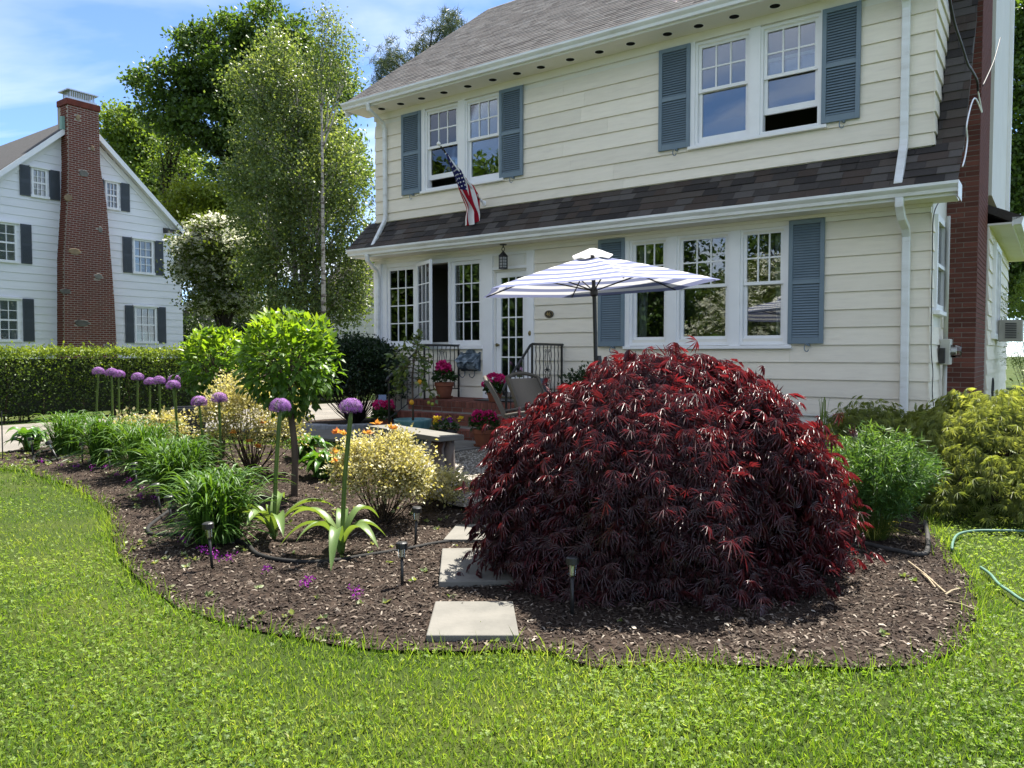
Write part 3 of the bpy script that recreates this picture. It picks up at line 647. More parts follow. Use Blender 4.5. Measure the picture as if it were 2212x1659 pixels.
# ---- windows
def grid_panes(parent, s0, s1, z0, z1, nc, nr, out, bar, mat, glass, y0=.0):
    """muntins as one grid, each pane a piece of its own"""
    b = HB(); w, h = (s1 - s0) / nc, (z1 - z0) / nr
    for i in range(1, nc): b.hb(s0 + i * w - bar / 2, s0 + i * w + bar / 2, out - .012, out + .010, z0, z1)
    for j in range(1, nr): b.hb(s0, s1, out - .010, out + .008, z0 + j * h - bar / 2, z0 + j * h + bar / 2)
    if nc > 1 or nr > 1: b.build('muntin_grid', mat, parent)
    for i in range(nc):
        for j in range(nr):
            HB().hb(s0 + i * w + .001, s0 + (i + 1) * w - .001, out - .003, out + .001, z0 + j * h + .001, z0 + (j + 1) * h - .001).build('pane', glass, parent)
def frame4(s0, s1, z0, z1, t, tb, o0, o1, b=None):
    b = b or HB(); b.hb(s0, s0 + t, o0, o1, z0, z1); b.hb(s1 - t, s1, o0, o1, z0, z1); b.hb(s0 + t, s1 - t, o0, o1, z1 - t, z1); b.hb(s0 + t, s1 - t, o0, o1, z0, z0 + tb); return b
def sash_window(s0, s1, z0, z1, nc, glass, raised=0.0, curtain=0, name='window'):
    w = frame4(s0 - .005, s1 + .005, z0, z1, .035, .045, -.10, .012).build(name, M['white'], house)
    a, c = s0 + .032, s1 - .032; zm = z0 + (z1 - z0) * .53
    frame4(a, c, zm - .02, z1 - .036, .045, .045, -.045, -.012).build('upper_sash', M['white'], w)
    grid_panes(w, a + .045, c - .045, zm + .025, z1 - .081, nc, 2, -.03, .022, M['white'], glass)
    zb = z0 + .046 + raised
    frame4(a, c, zb, zm + .02 + raised, .045, .085, -.085, -.048).build('lower_sash', M['white'], w)
    grid_panes(w, a + .045, c - .045, zb + .085, zm - .025 + raised, 1, 1, -.066, .02, M['white'], glass)
    if curtain:
        for sg in ((-1, 1) if curtain == 2 else (curtain,)):
            b = MB(); e = a + .02 if sg < 0 else c - .02; wd = (c - a) * .3; n_ = 24
            vs = [(e - sg * wd * i / n_ * (.75 if zz_ < 1 else 1), .19 + .02 * math.sin(i * 1.9), zv) for zz_, zv in ((0, z0 + .08), (1, z1 - .08)) for i in range(n_ + 1)]
            b.add(vs, [(i, i + 1, n_ + 2 + i, n_ + 1 + i) for i in range(n_)]); b.build('curtain', M['curtain'], w, smooth=True)
    return w
def casing(s0, s1, z0, z1, mulls, sill_ext=.1):
    b = HB(); b.hb(s0 - .085, s0 - .004, -.003, .042, z0, z1); b.hb(s1 + .004, s1 + .085, -.003, .042, z0, z1)
    for a, c in mulls: b.hb(a + .005, c - .005, -.12, .036, z0, z1)
    b.build('window_casing', M['white'], house)
    HB().hb(s0 - sill_ext, s1 + sill_ext, -.1, .075, z0 - .045, z0 - .001).build('window_sill', M['white'], house, bevel=.005)
for (w0, w1), rz_, cu_ in zip(UW_L, (.16, 0), (0, 0)): sash_window(w0, w1, 4.51, 5.98, 3, M['glass'], rz_, cu_)
for (w0, w1), rz_ in zip(UW_R, (0, .24)): sash_window(w0, w1, 4.51, 5.98, 3, M['glass_up'], rz_)
for (w0, w1), cu_ in zip(TW, (-1, 0, 1)): sash_window(w0, w1, 1.63, 3.245, 3, M['glass'], 0, cu_)
casing(-1.95, -.24, 4.51, 5.999, [(-1.16, -1.0)]); casing(3.28, 5.0, 4.51, 5.999, [(4.07, 4.22)]); casing(2.25, 4.59, 1.62, 3.239, [(2.86, 3.02), (3.81, 3.97)])
# ---- sunroom windows
def casement(s0, s1, z0, z1, out, parent=None, origin=None, rz=0.0):
    w = frame4(s0, s1, z0, z1, .06, .085, out - .04, out).build('sash', M['white'], parent)
    grid_panes(w, s0 + .06, s1 - .06, z0 + .085, z1 - .06, 3, 4, out - .02, .02, M['white'], M['glass']); return w
fr = HB()
for a, c in ((-3.08, -2.965), (-2.225, -2.155), (-1.405, -1.335), (-.645, -.60)): fr.hb(a, c, -.12, .03, 1.66, 3.239)
fr.hb(-2.965, -.645, -.12, .028, 3.165, 3.239)
win = fr.build('window_frame', M['white'], house)
HB().hb(-3.12, -.60, -.12, .07, 1.59, 1.658).build('window_sill', M['white'], house, bevel=.005)
casement(-2.96, -2.23, 1.665, 3.16, .0, house); casement(-1.33, -.65, 1.665, 3.16, .0, house)
os_ = casement(0, .73, 1.665, 3.19, .02, house); os_.location = (-2.15, -.035, 0); os_.rotation_euler = (0, 0, -R(28))
hpart('corner_pilaster', M['white'], SL - .02, -3.085, -.02, .06, 1.6, 3.22); hpart('pilaster_cap', M['white'], SL - .05, -3.07, -.02, .09, 3.16, 3.238)
# ---- front door with fifteen lights
b = HB(); b.hb(-.60, -.385, -.05, .05, .70, 3.238); b.hb(.335, .475, -.05, .05, .70, 3.238); b.hb(-.385, .335, -.05, .045, 2.955, 3.0); b.hb(-.385, .335, -.05, .045, 3.195, 3.238)
b.build('door_casing', M['white'], house)
hpart('transom_panel', M['cream_trim'], -.384, .334, -.03, .02, 3.001, 3.194); hpart('panel_moulding', M['cream_trim'], -.32, .27, .02, .03, 3.03, 3.165)
HB().hb(-.42, .37, -.05, .12, .775, .84).build('threshold', M['concrete'], house)
door = frame4(-.355, .305, .845, 2.92, .10, .26, -.075, -.03).build('door', M['white'], house)
grid_panes(door, -.255, .205, 1.105, 2.82, 3, 5, -.05, .022, M['white'], M['glass'])
kb = MB().lathe([(.018, 0), (.014, .02), (.028, .045), (.030, .06), (.018, .075)], 14).build('knob', M['brass'], door, (-.305, .03, 1.66)); kb.rotation_euler = (R(90), 0, 0)
bl = MB().lathe([(.035, 0), (.03, .012), (.012, .018)], 14).build('doorbell', M['brass'], house, (.40, -.05, 1.85)); bl.rotation_euler = (R(90), 0, 0); bl.scale = (.8, 1.3, 1)
# ---- shutters
def shutter(s0, s1, z0, z1, o=.034):
    sh = HB()
    t = .055; sh.hb(s0, s0 + t, o, o + .035, z0, z1); sh.hb(s1 - t, s1, o, o + .035, z0, z1)
    zm = z0 + (z1 - z0) * .5
    for a, c in ((z0, z0 + .085), (zm - .03, zm + .03), (z1 - .06, z1)): sh.hb(s0 + t, s1 - t, o, o + .034, a, c)
    m = sh.build('shutter', M['blue'], house, bevel=.003)
    b = HB()
    for a, c in ((z0 + .09, zm - .034), (zm + .034, z1 - .064)):
        k = int((c - a) / .034)
        for i in range(k):
            z = a + (c - a) * (i + .5) / k; b.prism([(-o - .030, z - .016), (-o - .026, z - .018), (-o - .004, z + .014), (-o - .008, z + .016)], s0 + t, s1 - t, 'x')
    tag(b.build('louvers', M['blue'], m), kind='stuff')
    HB().hb(s0 + .01, s1 - .01, o - .003, o + .001, z0 + .02, z1 - .02).build('backing', M['slate'], m)
    sd_ = 1 if True else 0
    c0 = (s0 + s1) / 2 + .03
    pts = [(c0 + .05 * math.cos(a) * .6, -o - .06, z0 - .055 + .05 * math.sin(a)) for a in np.linspace(R(60), R(330), 9)]
    h = MB(); h.tube(pts, .007, 6); h.box(c0 + .0, c0 + .03, -o - .05, -.02, z0 - .03, z0 - .005); h.build('shutter_hook', M['blue'], m)
for a in ((-2.52, -2.04, 4.49, 5.99), (-.225, .26, 4.50, 5.99), (2.72, 3.21, 4.51, 5.99), (5.03, 5.5, 4.52, 5.99), (1.71, 2.17, 1.62, 3.29), (4.64, 5.10, 1.64, 3.295)): shutter(*a)
# side window
w = HB(); sw = MB()
def yframe(o0, o1, z0, z1, t, s0, s1, b):
    b.box(s0, s1, -o1, -o1 + t, z0, z1); b.box(s0, s1, -o0 - t, -o0, z0, z1); b.box(s0, s1, -o1 + t, -o0 - t, z1 - t, z1); b.box(s0, s1, -o1 + t, -o0 - t, z0, z0 + t); return b
swn = yframe(-1.02, -.22, 2.05, 3.25, .08, SR - .02, SR + .05, MB()).build('window', M['white'], house)
MB().box(SR - .02, SR + .055, .30, .94, 2.6, 2.645).build('meeting_rail', M['white'], swn)
MB().box(SR + .004, SR + .01, .30, .94, 2.13, 3.17).build('pane', M['glass'], swn); MB().box(SR, SR + .09, .18, 1.06, 2.0, 2.05).build('window_sill', M['white'], swn)
# ---- chimney on the end wall
CH0, CH1, CS = -1.5, -3.1, 6.70
chm = MB().box(SR + .003, CS, -CH0, -CH1, 0, 9.8).build('chimney', M['mortar'], house)
bw, bh, jt = .203, .057, .0115
bm_full = MB().box(-.5, .5, -.5, .5, 0, 1).mesh('brick', M['brick']); cnt = 0; rest = MB()
nrow = int(7.2 / (bh + jt))
for r_ in range(nrow):
    z = .5 + r_ * (bh + jt)
    off = (r_ % 2) * (bw + jt) / 2
    x = SR + .005 - off * .9
    while x < CS:                                   # face towards the street
        a, c = max(x, SR + .005), min(x + bw, CS + .004); x += bw + jt
        if c - a < .03: continue
        if c > CS - .12: c = CS + .004
        if cnt < 300 and z < 6.6:
            o = link(bm_full, 'brick', chm, ((a + c) / 2, -CH0 + .0, z)); o.scale = (c - a, .016 + rng.uniform(-.003, .003), bh); cnt += 1
        else: rest.box(a, c, -CH0 - .008, -CH0 + .01, z, z + bh)
        if c > CS: break
    y = -CH0 - .006 + (0 if r_ % 2 else .0); y += off * 0
    yy = -CH0 + (0.0 if r_ % 2 == 0 else -.0); k_ = 0
    yy = -CH0 + .012 - ((bw + jt) / 2 if r_ % 2 else 0)
    while yy < -CH1:
        a, c = max(yy, -CH0 + .012), min(yy + bw, -CH1); yy += bw + jt
        if c - a > .02: rest.box(CS - .01, CS + .008, a, c, z, z + bh)
tag(rest.build('brick_courses', M['brick'], chm), kind='stuff')
# ---- rear wing beyond the chimney
hpart('wing_wall', M['cream_wall'], 6.2, 6.72, -8.5, -3.12, .2, 3.45)
for i in range(12): sboard(-3.13, -8.48, .72 + .2305 * i, .72 + .2305 * (i + 1), 6.721)
hpart('wing_soffit', M['cream_trim'], 6.2, 7.02, -8.8, -3.12, 3.46, 3.49); hpart('wing_fascia', M['white'], 7.021, 7.04, -8.8, -3.12, 3.43, 3.56)
HB().prism([(7.04, 3.45), (7.14, 3.45), (7.17, 3.56), (7.04, 3.56)], 3.12, 8.82, 'y').build('gutter', M['gutter'], house)
HB().prism([(7.16, 3.565), (6.25, 4.0), (6.25, 3.9), (7.0, 3.50)], 3.12, 8.85, 'y').build('wing_roof', M['shingles'][0], house)
hpart('gable_wall', M['cream_wall'], 6.0, 6.74, -7.0, -3.3, 3.95, 9.2); hpart('corner_board', M['white'], 6.70, 6.80, -7.04, -6.9, 3.95, 9.2)
ww = yframe(-5.2, -3.9, 1.75, 3.3, .09, 6.70, 6.79, MB()).build('window', M['white'], house)
for y in (4.3, 4.8): MB().box(6.70, 6.785, y - .03, y + .03, 1.84, 3.21).build('mullion', M['white'], ww)
MB().box(6.735, 6.742, 3.99, 5.11, 1.84, 3.21).build('pane', M['glass'], ww)

# ================================================================= THE NEIGHBOUR'S HOUSE
KS = -21.0
def D_(c, x, y):
    a, b_, k = {'N': (0, 450, 1.465), 'A': (0, 0, 2.011), 'B': (1000, 0, 2.011), 'C': (1972, 0, 2.011), 'E': (1000, 650, 2.011), 'F': (1972, 600, 2.011), 'G': (1100, 700, 3.687), 'H': (1100, 1050, 3.687), 'I': (2600, 450, 2.074), 'J': (1150, 200, 2.962), 'K': (2750, 0, 1.904),
                'P': (0, 750, 2.011), 'X': (0, 1250, 2.115), 'Mm': (850, 1350, 3.16), 'Rr': (2450, 1200, 2.074), 'Q': (1400, 1120, 4.23)}[c]
    return (a + x / k) * .72005, (b_ + y / k) * .72005
nb = thing('white_house', 'white clapboard house with charcoal shutters and tapered brick chimney behind the hedge', 'house', HO, HROT)
AO, AZ_, EOR, EOL, EZN = -2.77, 9.85, -6.62, 1.15, 6.25
nwin = [(-4.65, -5.50, 1.96, 3.31, (-4.28, -4.60), (-5.55, -5.88), 4), (-4.64, -5.42, 4.60, 5.87, (-4.24, -4.58), (-5.49, -5.82), 4), (-3.64, -4.12, 6.88, 7.86, (-3.36, -3.60), (-4.20, -4.53), 4), (-1.16, -1.66, 6.9, 7.86, (-.79, -1.12), (-1.72, -2.06), 4),
        (.22, -.66, 4.60, 5.87, (-.78, -1.11), (.66, .33), 4), (.22, -.68, 1.96, 3.35, (-.79, -1.13), (.66, .33), 4)]
HB().prism([(-EOL, 0), (-EOL, EZN), (-AO, AZ_ - .12), (-EOR, EZN), (-EOR, 0)], KS - 9, KS - .012, 'x').build('wall', M['nwhite'], nb)
def rakelim(z):
    t = 1.0 if z <= EZN else max(0, (AZ_ - .1 - z) / (AZ_ - .1 - EZN)); return AO + (EOL - AO) * t, AO + (EOR - AO) * t
z = .1
while z < 9.6:
    z1 = z + .2765; l_, r_ = rakelim(z + .2)
    cuts = sorted({l_, r_} | {max(r_, min(l_, w[i])) for w in nwin for i in (0, 1) if not (z1 <= w[2] or z >= w[3])}, reverse=True); runs = []
    for a, c in zip(cuts, cuts[1:]):
        zs = [(z, z1)]
        for w in nwin:
            if w[1] < (a + c) / 2 < w[0]: zs = [q for p0, p1 in zs for q in ((p0, min(p1, w[2])), (max(p0, w[3]), p1)) if q[1] - q[0] > .03]
        for q in zs:
            if a - c > .02: HB().prism([(KS + .028, q[0]), (KS - .01, q[0]), (KS - .01, q[1] - .002), (KS + .008, q[1] - .002)], -a, -c, 'y').build('siding_board', M['nwhite'], nb)
    z = z1
# roof, rakes, eave return
for sg, eo in ((1, EOL), (-1, EOR)):
    dz = (AZ_ - EZN) / abs(eo - AO); e = eo + sg * .40; ze = EZN - dz * .40 + .1
    rp = HB().prism([(-AO, AZ_ + .12), (-e, ze + .02), (-e, ze - .08), (-AO, AZ_ - .0)], KS - 9.3, KS + .30, 'x').build('roof', M['nroof'], nb)
    HB().prism([(-AO, AZ_ + .10), (-e, ze + .0), (-e, ze - .20), (-AO, AZ_ - .13)], KS + .301, KS + .34, 'x').build('rake_board', M['ntrim'], nb)
    HB().prism([(-AO, AZ_ - .01), (-e, ze - .1), (-e, ze - .13), (-AO, AZ_ - .05)], KS - .01, KS + .3, 'x').build('rake_soffit', M['ntrim'], nb)
    HB().prism([(-AO, AZ_ - .14), (-eo, EZN - .02), (-eo, EZN - .26), (-AO, AZ_ - .40)], KS + .03, KS + .05, 'x').build('frieze_board', M['ntrim'], nb)
b = HB().hb(KS - .1, KS + .36, EOR - .45, EOR + .75, 6.05, 6.22); b.build('eave_return', M['ntrim'], nb)
HB().prism([(KS - .1, 6.5), (KS + .40, 6.23), (KS - .1, 6.23)], -EOR + .47, -EOR - .77, 'y').build('return_roof', M['nroof'], nb)
def nwindow(o0, o1, z0, z1, shl, shr, nr):
    y0, y1 = -o0, -o1; t = .065
    b = MB(); X0, X1 = KS - .05, KS + .05
    b.box(X0, X1, y0, y0 + t, z0, z1); b.box(X0, X1, y1 - t, y1, z0, z1); b.box(X0, X1, y0 + t, y1 - t, z1 - t, z1); b.box(X0, X1 + .05, y0 - .05, y1 + .05, z0 - .05, z0 + .04); b.box(X0, X1 + .06, y0 - .08, y1 + .08, z1 + .0, z1 + .06)
    w = b.build('window', M['ntrim'], nb)
    g = MB(); a, c = y0 + t, y1 - t; zb, zt = z0 + .04, z1 - t; zm = (zb + zt) / 2
    for i in (1, 2): g.box(KS + .0, KS + .03, a + (c - a) * i / 3 - .012, a + (c - a) * i / 3 + .012, zb, zt)
    for i in range(1, 4): h = .030 if i == 2 else .012; g.box(KS + .0, KS + .032, a, c, zb + (zt - zb) * i / 4 - h, zb + (zt - zb) * i / 4 + h)
    g.build('muntin_grid', M['ntrim'], w)
    for i in range(3):
        for j in range(4): MB().box(KS - .012, KS - .006, a + (c - a) * i / 3 + .002, a + (c - a) * (i + 1) / 3 - .002, zb + (zt - zb) * j / 4 + .002, zb + (zt - zb) * (j + 1) / 4 - .002).build('pane', M['glass'], w)
    MB().box(KS - .1, KS - .03, a - .05, c + .05, zb - .03, zt + .03).build('dark_room', M['dark'], w)
    b = MB()
    for q0, q1 in ((a, a + .24 * (c - a)), (c - .24 * (c - a), c)): b.box(KS - .027, KS - .022, q0, q1, zb, zt)
    b.box(KS - .0265, KS - .0215, a, c, zm + (zt - zm) * .15, zt); b.build('curtain', M['curtain'], w)
    for q0, q1 in (shl, shr):
        h = z1 - z0; s_ = MB(); yy0, yy1 = -q0, -q1
        s_.box(KS + .03, KS + .07, yy0, yy1, z0 - .03, z1 + .03); m = s_.build('shutter', M['slate'], nb)
        l_ = MB(); k = int(h / .045)
        for i in range(k):
            zz_ = z0 + .04 + (h - .08) * (i + .5) / k
            if abs(zz_ - (z0 + h * .5)) < .05: continue
            l_.box(KS + .068, KS + .08, yy0 + .05, yy1 - .05, zz_ - .014, zz_ + .012)
        tag(l_.build('louvers', M['slate'], m), kind='stuff')
for w in nwin: nwindow(*w)
# chimney
CF = KS + .55
prof = [(-1.83, 0), (-1.93, 4.8), (-2.10, 6.9), (-2.15, 8.2), (-2.15, 10.35), (-3.20, 10.35), (-3.22, 8.2), (-3.42, 6.9), (-3.62, 3.6), (-3.74, 0)]
chn = HB().prism([(-o, z) for o, z in prof], KS - .2, CF, 'x').build('chimney', M['mortar_n'], nb)
lo = sorted(prof[:5], key=lambda p: p[1]); hi = sorted(prof[5:], key=lambda p: p[1])
def interp(L, z):
    return float(np.interp(z, [p[1] for p in L], [p[0] for p in L]))
stones = [(*D_('N', x, y), w, h, m) for x, y, w, h, m in ((367, 103, .30, .26, 'stone'), (298, 210, .26, .24, 'sandstone'), (440, 350, .14, .24, 'stone'), (326, 446, .38, .22, 'sandstone'), (432, 556, .24, .24, 'stone'), (286, 621, .34, .2, 'stone'), (360, 760, .46, .25, 'stone'), (474, 858, .16, .2, 'stone'))] + [(*D_('A', 470, 710), .14, .22, 'sandstone'), (*D_('A', 556, 895), .12, .2, 'sandstone')]
sp = [(on_s(x, y, CF), w, h, m) for x, y, w, h, m in stones]
nbk = MB(); z = .6; r_ = 0
while z < 10.3:
    l_, rr = interp(lo, z), interp(hi, z); y = -l_ + .01 - (.11 if r_ % 2 else 0)
    while y < -rr:
        a, c = max(y, -l_ + .004), min(y + .205, -rr - .004); y += .222
        if c - a < .03: continue
        if any(abs(-(a + c) / 2 - q[0]) < w * .5 - .02 and abs(z + .03 - q[1]) < h * .5 - .01 for q, w, h, m in sp): continue
        nbk.box(CF - .01, CF + .012, a, c - .008, z, z + .050)
    for yy, sg in ((-l_, -1), (-rr, 1)):
        for xx in ((KS + .05, KS + .24), (KS + .26, KS + .44)) if r_ % 2 else ((KS + .03, KS + .12), (KS + .14, KS + .34), (KS + .36, KS + .53)):
            nbk.box(xx[0], xx[1], min(yy, yy + sg * .012), max(yy, yy + sg * .012), z, z + .056)
    z += .0755; r_ += 1
tag(nbk.build('brick_courses', M['brick_n'], chn), kind='stuff')
for (q0, z), w, h, m in sp:
    k = 9; poly = [(-q0 + w * .5 * math.cos(a) * (1 + rng.uniform(-.12, .12)) * (1.1 if abs(math.cos(a)) > .5 else 1), z + h * .5 * math.sin(a) * (1 + rng.uniform(-.12, .12))) for a in np.linspace(0, 2 * math.pi, k, endpoint=False)]
    HB().prism(poly, CF - .02, CF + .03, 'x').build('field_stone', M[m], chn, bevel=.015)
MB().box(KS - .15, CF + .05, 2.10, 3.25, 10.15, 10.35).build('chimney_crown', M['brick_n'], chn)
cp = MB(); cp.box(KS - .1, CF, 2.2, 3.15, 10.351, 10.42)
for i in range(14):
    y = 2.27 + .061 * i; cp.box(CF - .05, CF - .03, y, y + .02, 10.42, 10.66); cp.box(KS - .05, KS - .03, y, y + .02, 10.42, 10.66)
for i in range(5): x_ = KS + .03 + i * .1; cp.box(x_, x_ + .02, 2.26, 2.28, 10.42, 10.66); cp.box(x_, x_ + .02, 3.08, 3.10, 10.42, 10.66)
cp.box(KS - .15, CF + .03, 2.15, 3.2, 10.66, 10.70); cp.build('chimney_cap', M['steel'], chn)
MB().box(KS + .2, KS + .36, 2.03, 2.149, 9.3, 9.75).build('flashing', M['copper'], chn)

# ---- far buildings seen between the trees
p = atY(770, 790, 33)
fb = thing('far_white_house', 'far white clapboard building with a small dark shuttered window beyond the yew', 'house', (p.x, p.y, 0), HROT)
for i in range(12): MB().prism([(-.03, .3 + i * .3), (0, .3 + i * .3), (0, .6 + i * .3 - .002), (-.01, .6 + i * .3 - .002)], -3.0, 4.5, 'x').build('siding_board', M['nwhite'], fb)
MB().box(-3, 4.5, 0.001, 6, 0, 3.9).build('wall', M['nwhite'], fb)
MB().prism([(-.4, 3.85), (3, 6.4), (6.4, 3.85), (3, 6.2)], -3.3, 4.8, 'x').build('roof', M['nroof'], fb)
wq = MB().box(.3, .75, -.05, -.031, 1.0, 1.75).build('window', M['dark'], fb); g = MB()
for i in range(4): g.box(.3 + .15 * i - .015, .3 + .15 * i + .015, -.07, -.051, 1.0, 1.75)
for j in range(4): g.box(.3, .75, -.068, -.0515, 1.0 + .25 * j - .015, 1.0 + .25 * j + .015)
g.build('muntin_grid', M['ntrim'], wq)
for a in (-.02, .79): MB().box(a, a + .26, -.06, -.031, .97, 1.78).build('shutter', M['slate'], fb)
p = atY(470, 790, 44)
fg = thing('far_garage', 'low far garage with a dark grey gable roof under the dogwood', 'garage', (p.x, p.y, 0), R(20))
MB().prism([(-4, 0), (4, 0), (4, 2.7), (0, 5.2), (-4, 2.7)], 0, 6, 'y').build('wall', M['stone'], fg); MB().prism([(-4.5, 2.5), (0, 5.4), (4.5, 2.5), (0, 5.1)], -.4, 6.4, 'y').build('roof', M['nroof'], fg)
MB().prism([(-4.5, 2.45), (0, 5.35), (4.5, 2.45), (4.5, 2.2), (0, 5.0), (-4.5, 2.2)], -.45, -.401, 'y').build('rake_board', M['ntrim'], fg)

# ================================================================= STOOP AND ENTRANCE
st = thing('brick_stoop', 'red brick front steps with three risers below the glazed door', 'steps', HO, HROT)
GZ = .12; S0, S1 = -1.42, 1.22
lv = [(1.10, .73), (1.50, .555), (1.94, .375)]
b = HB(); prev = .001
for o, z in lv: b.hb(S0 + .01, S1 - .01, prev, o - .012, GZ - .1, z - .012); prev = o - .0115
b.build('mortar_core', M['mortar'], st)
ub = MB().box(-.5, .5, -.5, .5, -.5, .5); ubm = ub.mesh('brick', M['brick_step'])
def sbrick(s_, o, z, ws, wo, wz):
    q = link(ubm, 'brick', st, (s_, -o, z)); q.scale = (ws, wo, wz); q.rotation_euler = (rng.normal(0, .008), 0, rng.normal(0, .01)); return q
for o, z in lv:
    n_ = 35; w = (S1 - S0) / n_
    for i in range(n_): sbrick(S0 + (i + .5) * w, o - .10 + rng.normal(0, .002), z - .05 + rng.normal(0, .002), w - .012, .20, .098)
    n_ = 12; w = (S1 - S0) / n_
    for i in range(n_ + 1):
        c = S0 + i * w; a0, a1 = max(S0 + .01, c - w / 2), min(S1 - .01, c + w / 2)
        sbrick((a0 + a1) / 2, o - .105, z - .138, a1 - a0 - .012, .19, .062)
for j in range(8):
    n_ = 12; w = (S1 - S0) / n_
    for i in range(n_ + (j % 2)):
        c = S0 + (i + (.5 if j % 2 == 0 else 0)) * w; a0, a1 = max(S0, c - w / 2), min(S1, c + w / 2)
        sbrick((a0 + a1) / 2, .055 + .108 * j + .01, .73 - .03, a1 - a0 - .010, .098, .056)
HB().prism([(-1.0, .12), (-.02, .12), (-.02, .72), (-1.09, .72)], S0 - .05, S0 + .009, 'x').build('cheek_wall', M['concrete'], st)

def railing(s_, o_f, o_end, z_end, curl, label):
    t = thing('iron_railing', label, 'railing', hw(s_, 0, 0), HROT, 'wrought iron railings of the front steps')
    zt, zb = 1.655, .885
    pts = [(0, -.03, zt), (0, -o_f, zt), (0, -o_f - .05, zt - .02), (0, -o_end, z_end)]
    if curl: pts += [(0, -o_end - .05, z_end - .07), (0, -o_end - .04, z_end - .14), (0, -o_end + .02, z_end - .15), (0, -o_end + .03, z_end - .10)]
    else: pts += [(0, -o_end - .04, z_end - .06)]
    MB().tube(pts, .020, 8).build('handrail', M['black_iron'], t, smooth=True)
    MB().tube([(0, -.05, zb), (0, -o_f, zb)], .011, 6).build('bottom_rail', M['black_iron'], t); MB().tube([(0, -o_f, zb), (0, -o_end + .02, z_end - .66)], .011, 6).build('bottom_rail', M['black_iron'], t)
    for o_, z0, z1 in ((.06, .73, zt), (o_f, .73, zt), (o_end - .02, .38, z_end)): MB().box(-.013, .013, -o_ - .013, -o_ + .013, z0, z1).build('post', M['black_iron'], t)
    n_ = 8
    for i in range(1, n_):
        o_ = .06 + (o_f - .06) * i / n_
        if i == 4: continue
        pz = [(0.004 * math.sin(k * 1.6), -o_ + .004 * math.cos(k * 1.6), zb + (zt - zb) * k / 16) for k in range(17)]
        MB().tube(pz, .0085, 5).build('baluster', M['black_iron'], t)
    for i in range(1, 6):
        f = i / 6; o_ = o_f + (o_end - .02 - o_f) * f; zt_ = zt + (z_end - zt) * f; zb_ = zb + (z_end - .66 - zb) * f
        MB().tube([(0, -o_, zb_), (0, -o_, zt_)], .0085, 5).build('baluster', M['black_iron'], t)
    oc = .06 + (o_f - .06) * .5; sc = MB(); sc.tube([(0, -oc, zb), (0, -oc, zt)], .007, 5)
    for sg in (-1, 1):
        for zc, h, sz in ((1.42, .19, 1), (1.18, .09, -1), (1.06, .09, 1)):
            pp = [(0, -oc + sg * (.008 + .055 * math.sin(math.pi * f) * (1.0 if f < .6 else .9)), zc + (f - .5) * h * 2) for f in np.linspace(0, .85, 10)]
            cx, cz = pp[-1][1], pp[-1][2]; pp += [(0, cx + sg * (.02 - .02 * math.cos(a)), cz + .022 * math.sin(a)) for a in np.linspace(.5, 4.8, 7)]
            sc.tube(pp, .006, 5)
    sc.build('scroll_panel', M['black_iron'], t, smooth=True)
railing(-1.14, .97, 1.84, 1.12, False, 'black wrought iron railing beside the yew and lemon tree')
railing(1.04, .92, 1.62, 1.05, True, 'black wrought iron railing with curled end between the door and striped umbrella')
p = hw(.2, .45, .733); MB().box(-.45, .35, -.3, .28, 0, .012).build('door_mat', M['pool_black'], None, p, HROT, label='black rubber mat lying before the glazed front door', cat='mat')

# mailbox
q = hw(-.875, .034, 1.2)
mbx = thing('mailbox', 'weathered blue grey wall mailbox with scalloped lid beside the door', 'mailbox', q, HROT)
back = [(-.22, 0), (.22, 0), (.22, .30), (.24, .33), (.20, .34), (.17, .315), (.12, .32), (.08, .37), (0, .39), (-.08, .37), (-.12, .32), (-.17, .315), (-.20, .34), (-.24, .33), (-.22, .30)]
MB().prism(back, -.014, 0, 'y').build('back_plate', M['verdigris'], mbx)
MB().prism([(-.014, .02), (-.11, .03), (-.15, .09), (-.16, .20), (-.014, .29)], -.21, .21, 'x').build('box', M['verdigris'], mbx, bevel=.01)
lidp = [(-.225, .300), (.225, .300), (.228, 0)] + [(.22 - .44 * i / 12, -.02 - .018 * abs(math.sin(i * math.pi / 4)) - (.05 if i == 6 else 0)) for i in range(1, 12)] + [(-.228, 0)]
vs = [(x, -.02 - .15 * (1 - max(z, -.07) / .30), .295 - (.11 * (1 - z / .30)) + (min(0, z) * .7)) for x, z in lidp]; n_ = len(vs)
MB().add(vs + [(x, y - .008, z + .008) for x, y, z in vs], [tuple(range(n_)), tuple(range(n_, 2 * n_))[::-1]] + [(i, (i + 1) % n_, n_ + (i + 1) % n_, n_ + i) for i in range(n_)]).build('lid', M['verdigris'], mbx)
for s_ in (-.12, .10): MB().tube([(s_, -.02, .01), (s_, -.03, -.08), (s_ - .02, -.06, -.12), (s_ - .05, -.09, -.10), (s_ - .06, -.10, -.05)], .008, 6).build('hook', M['verdigris'], mbx)
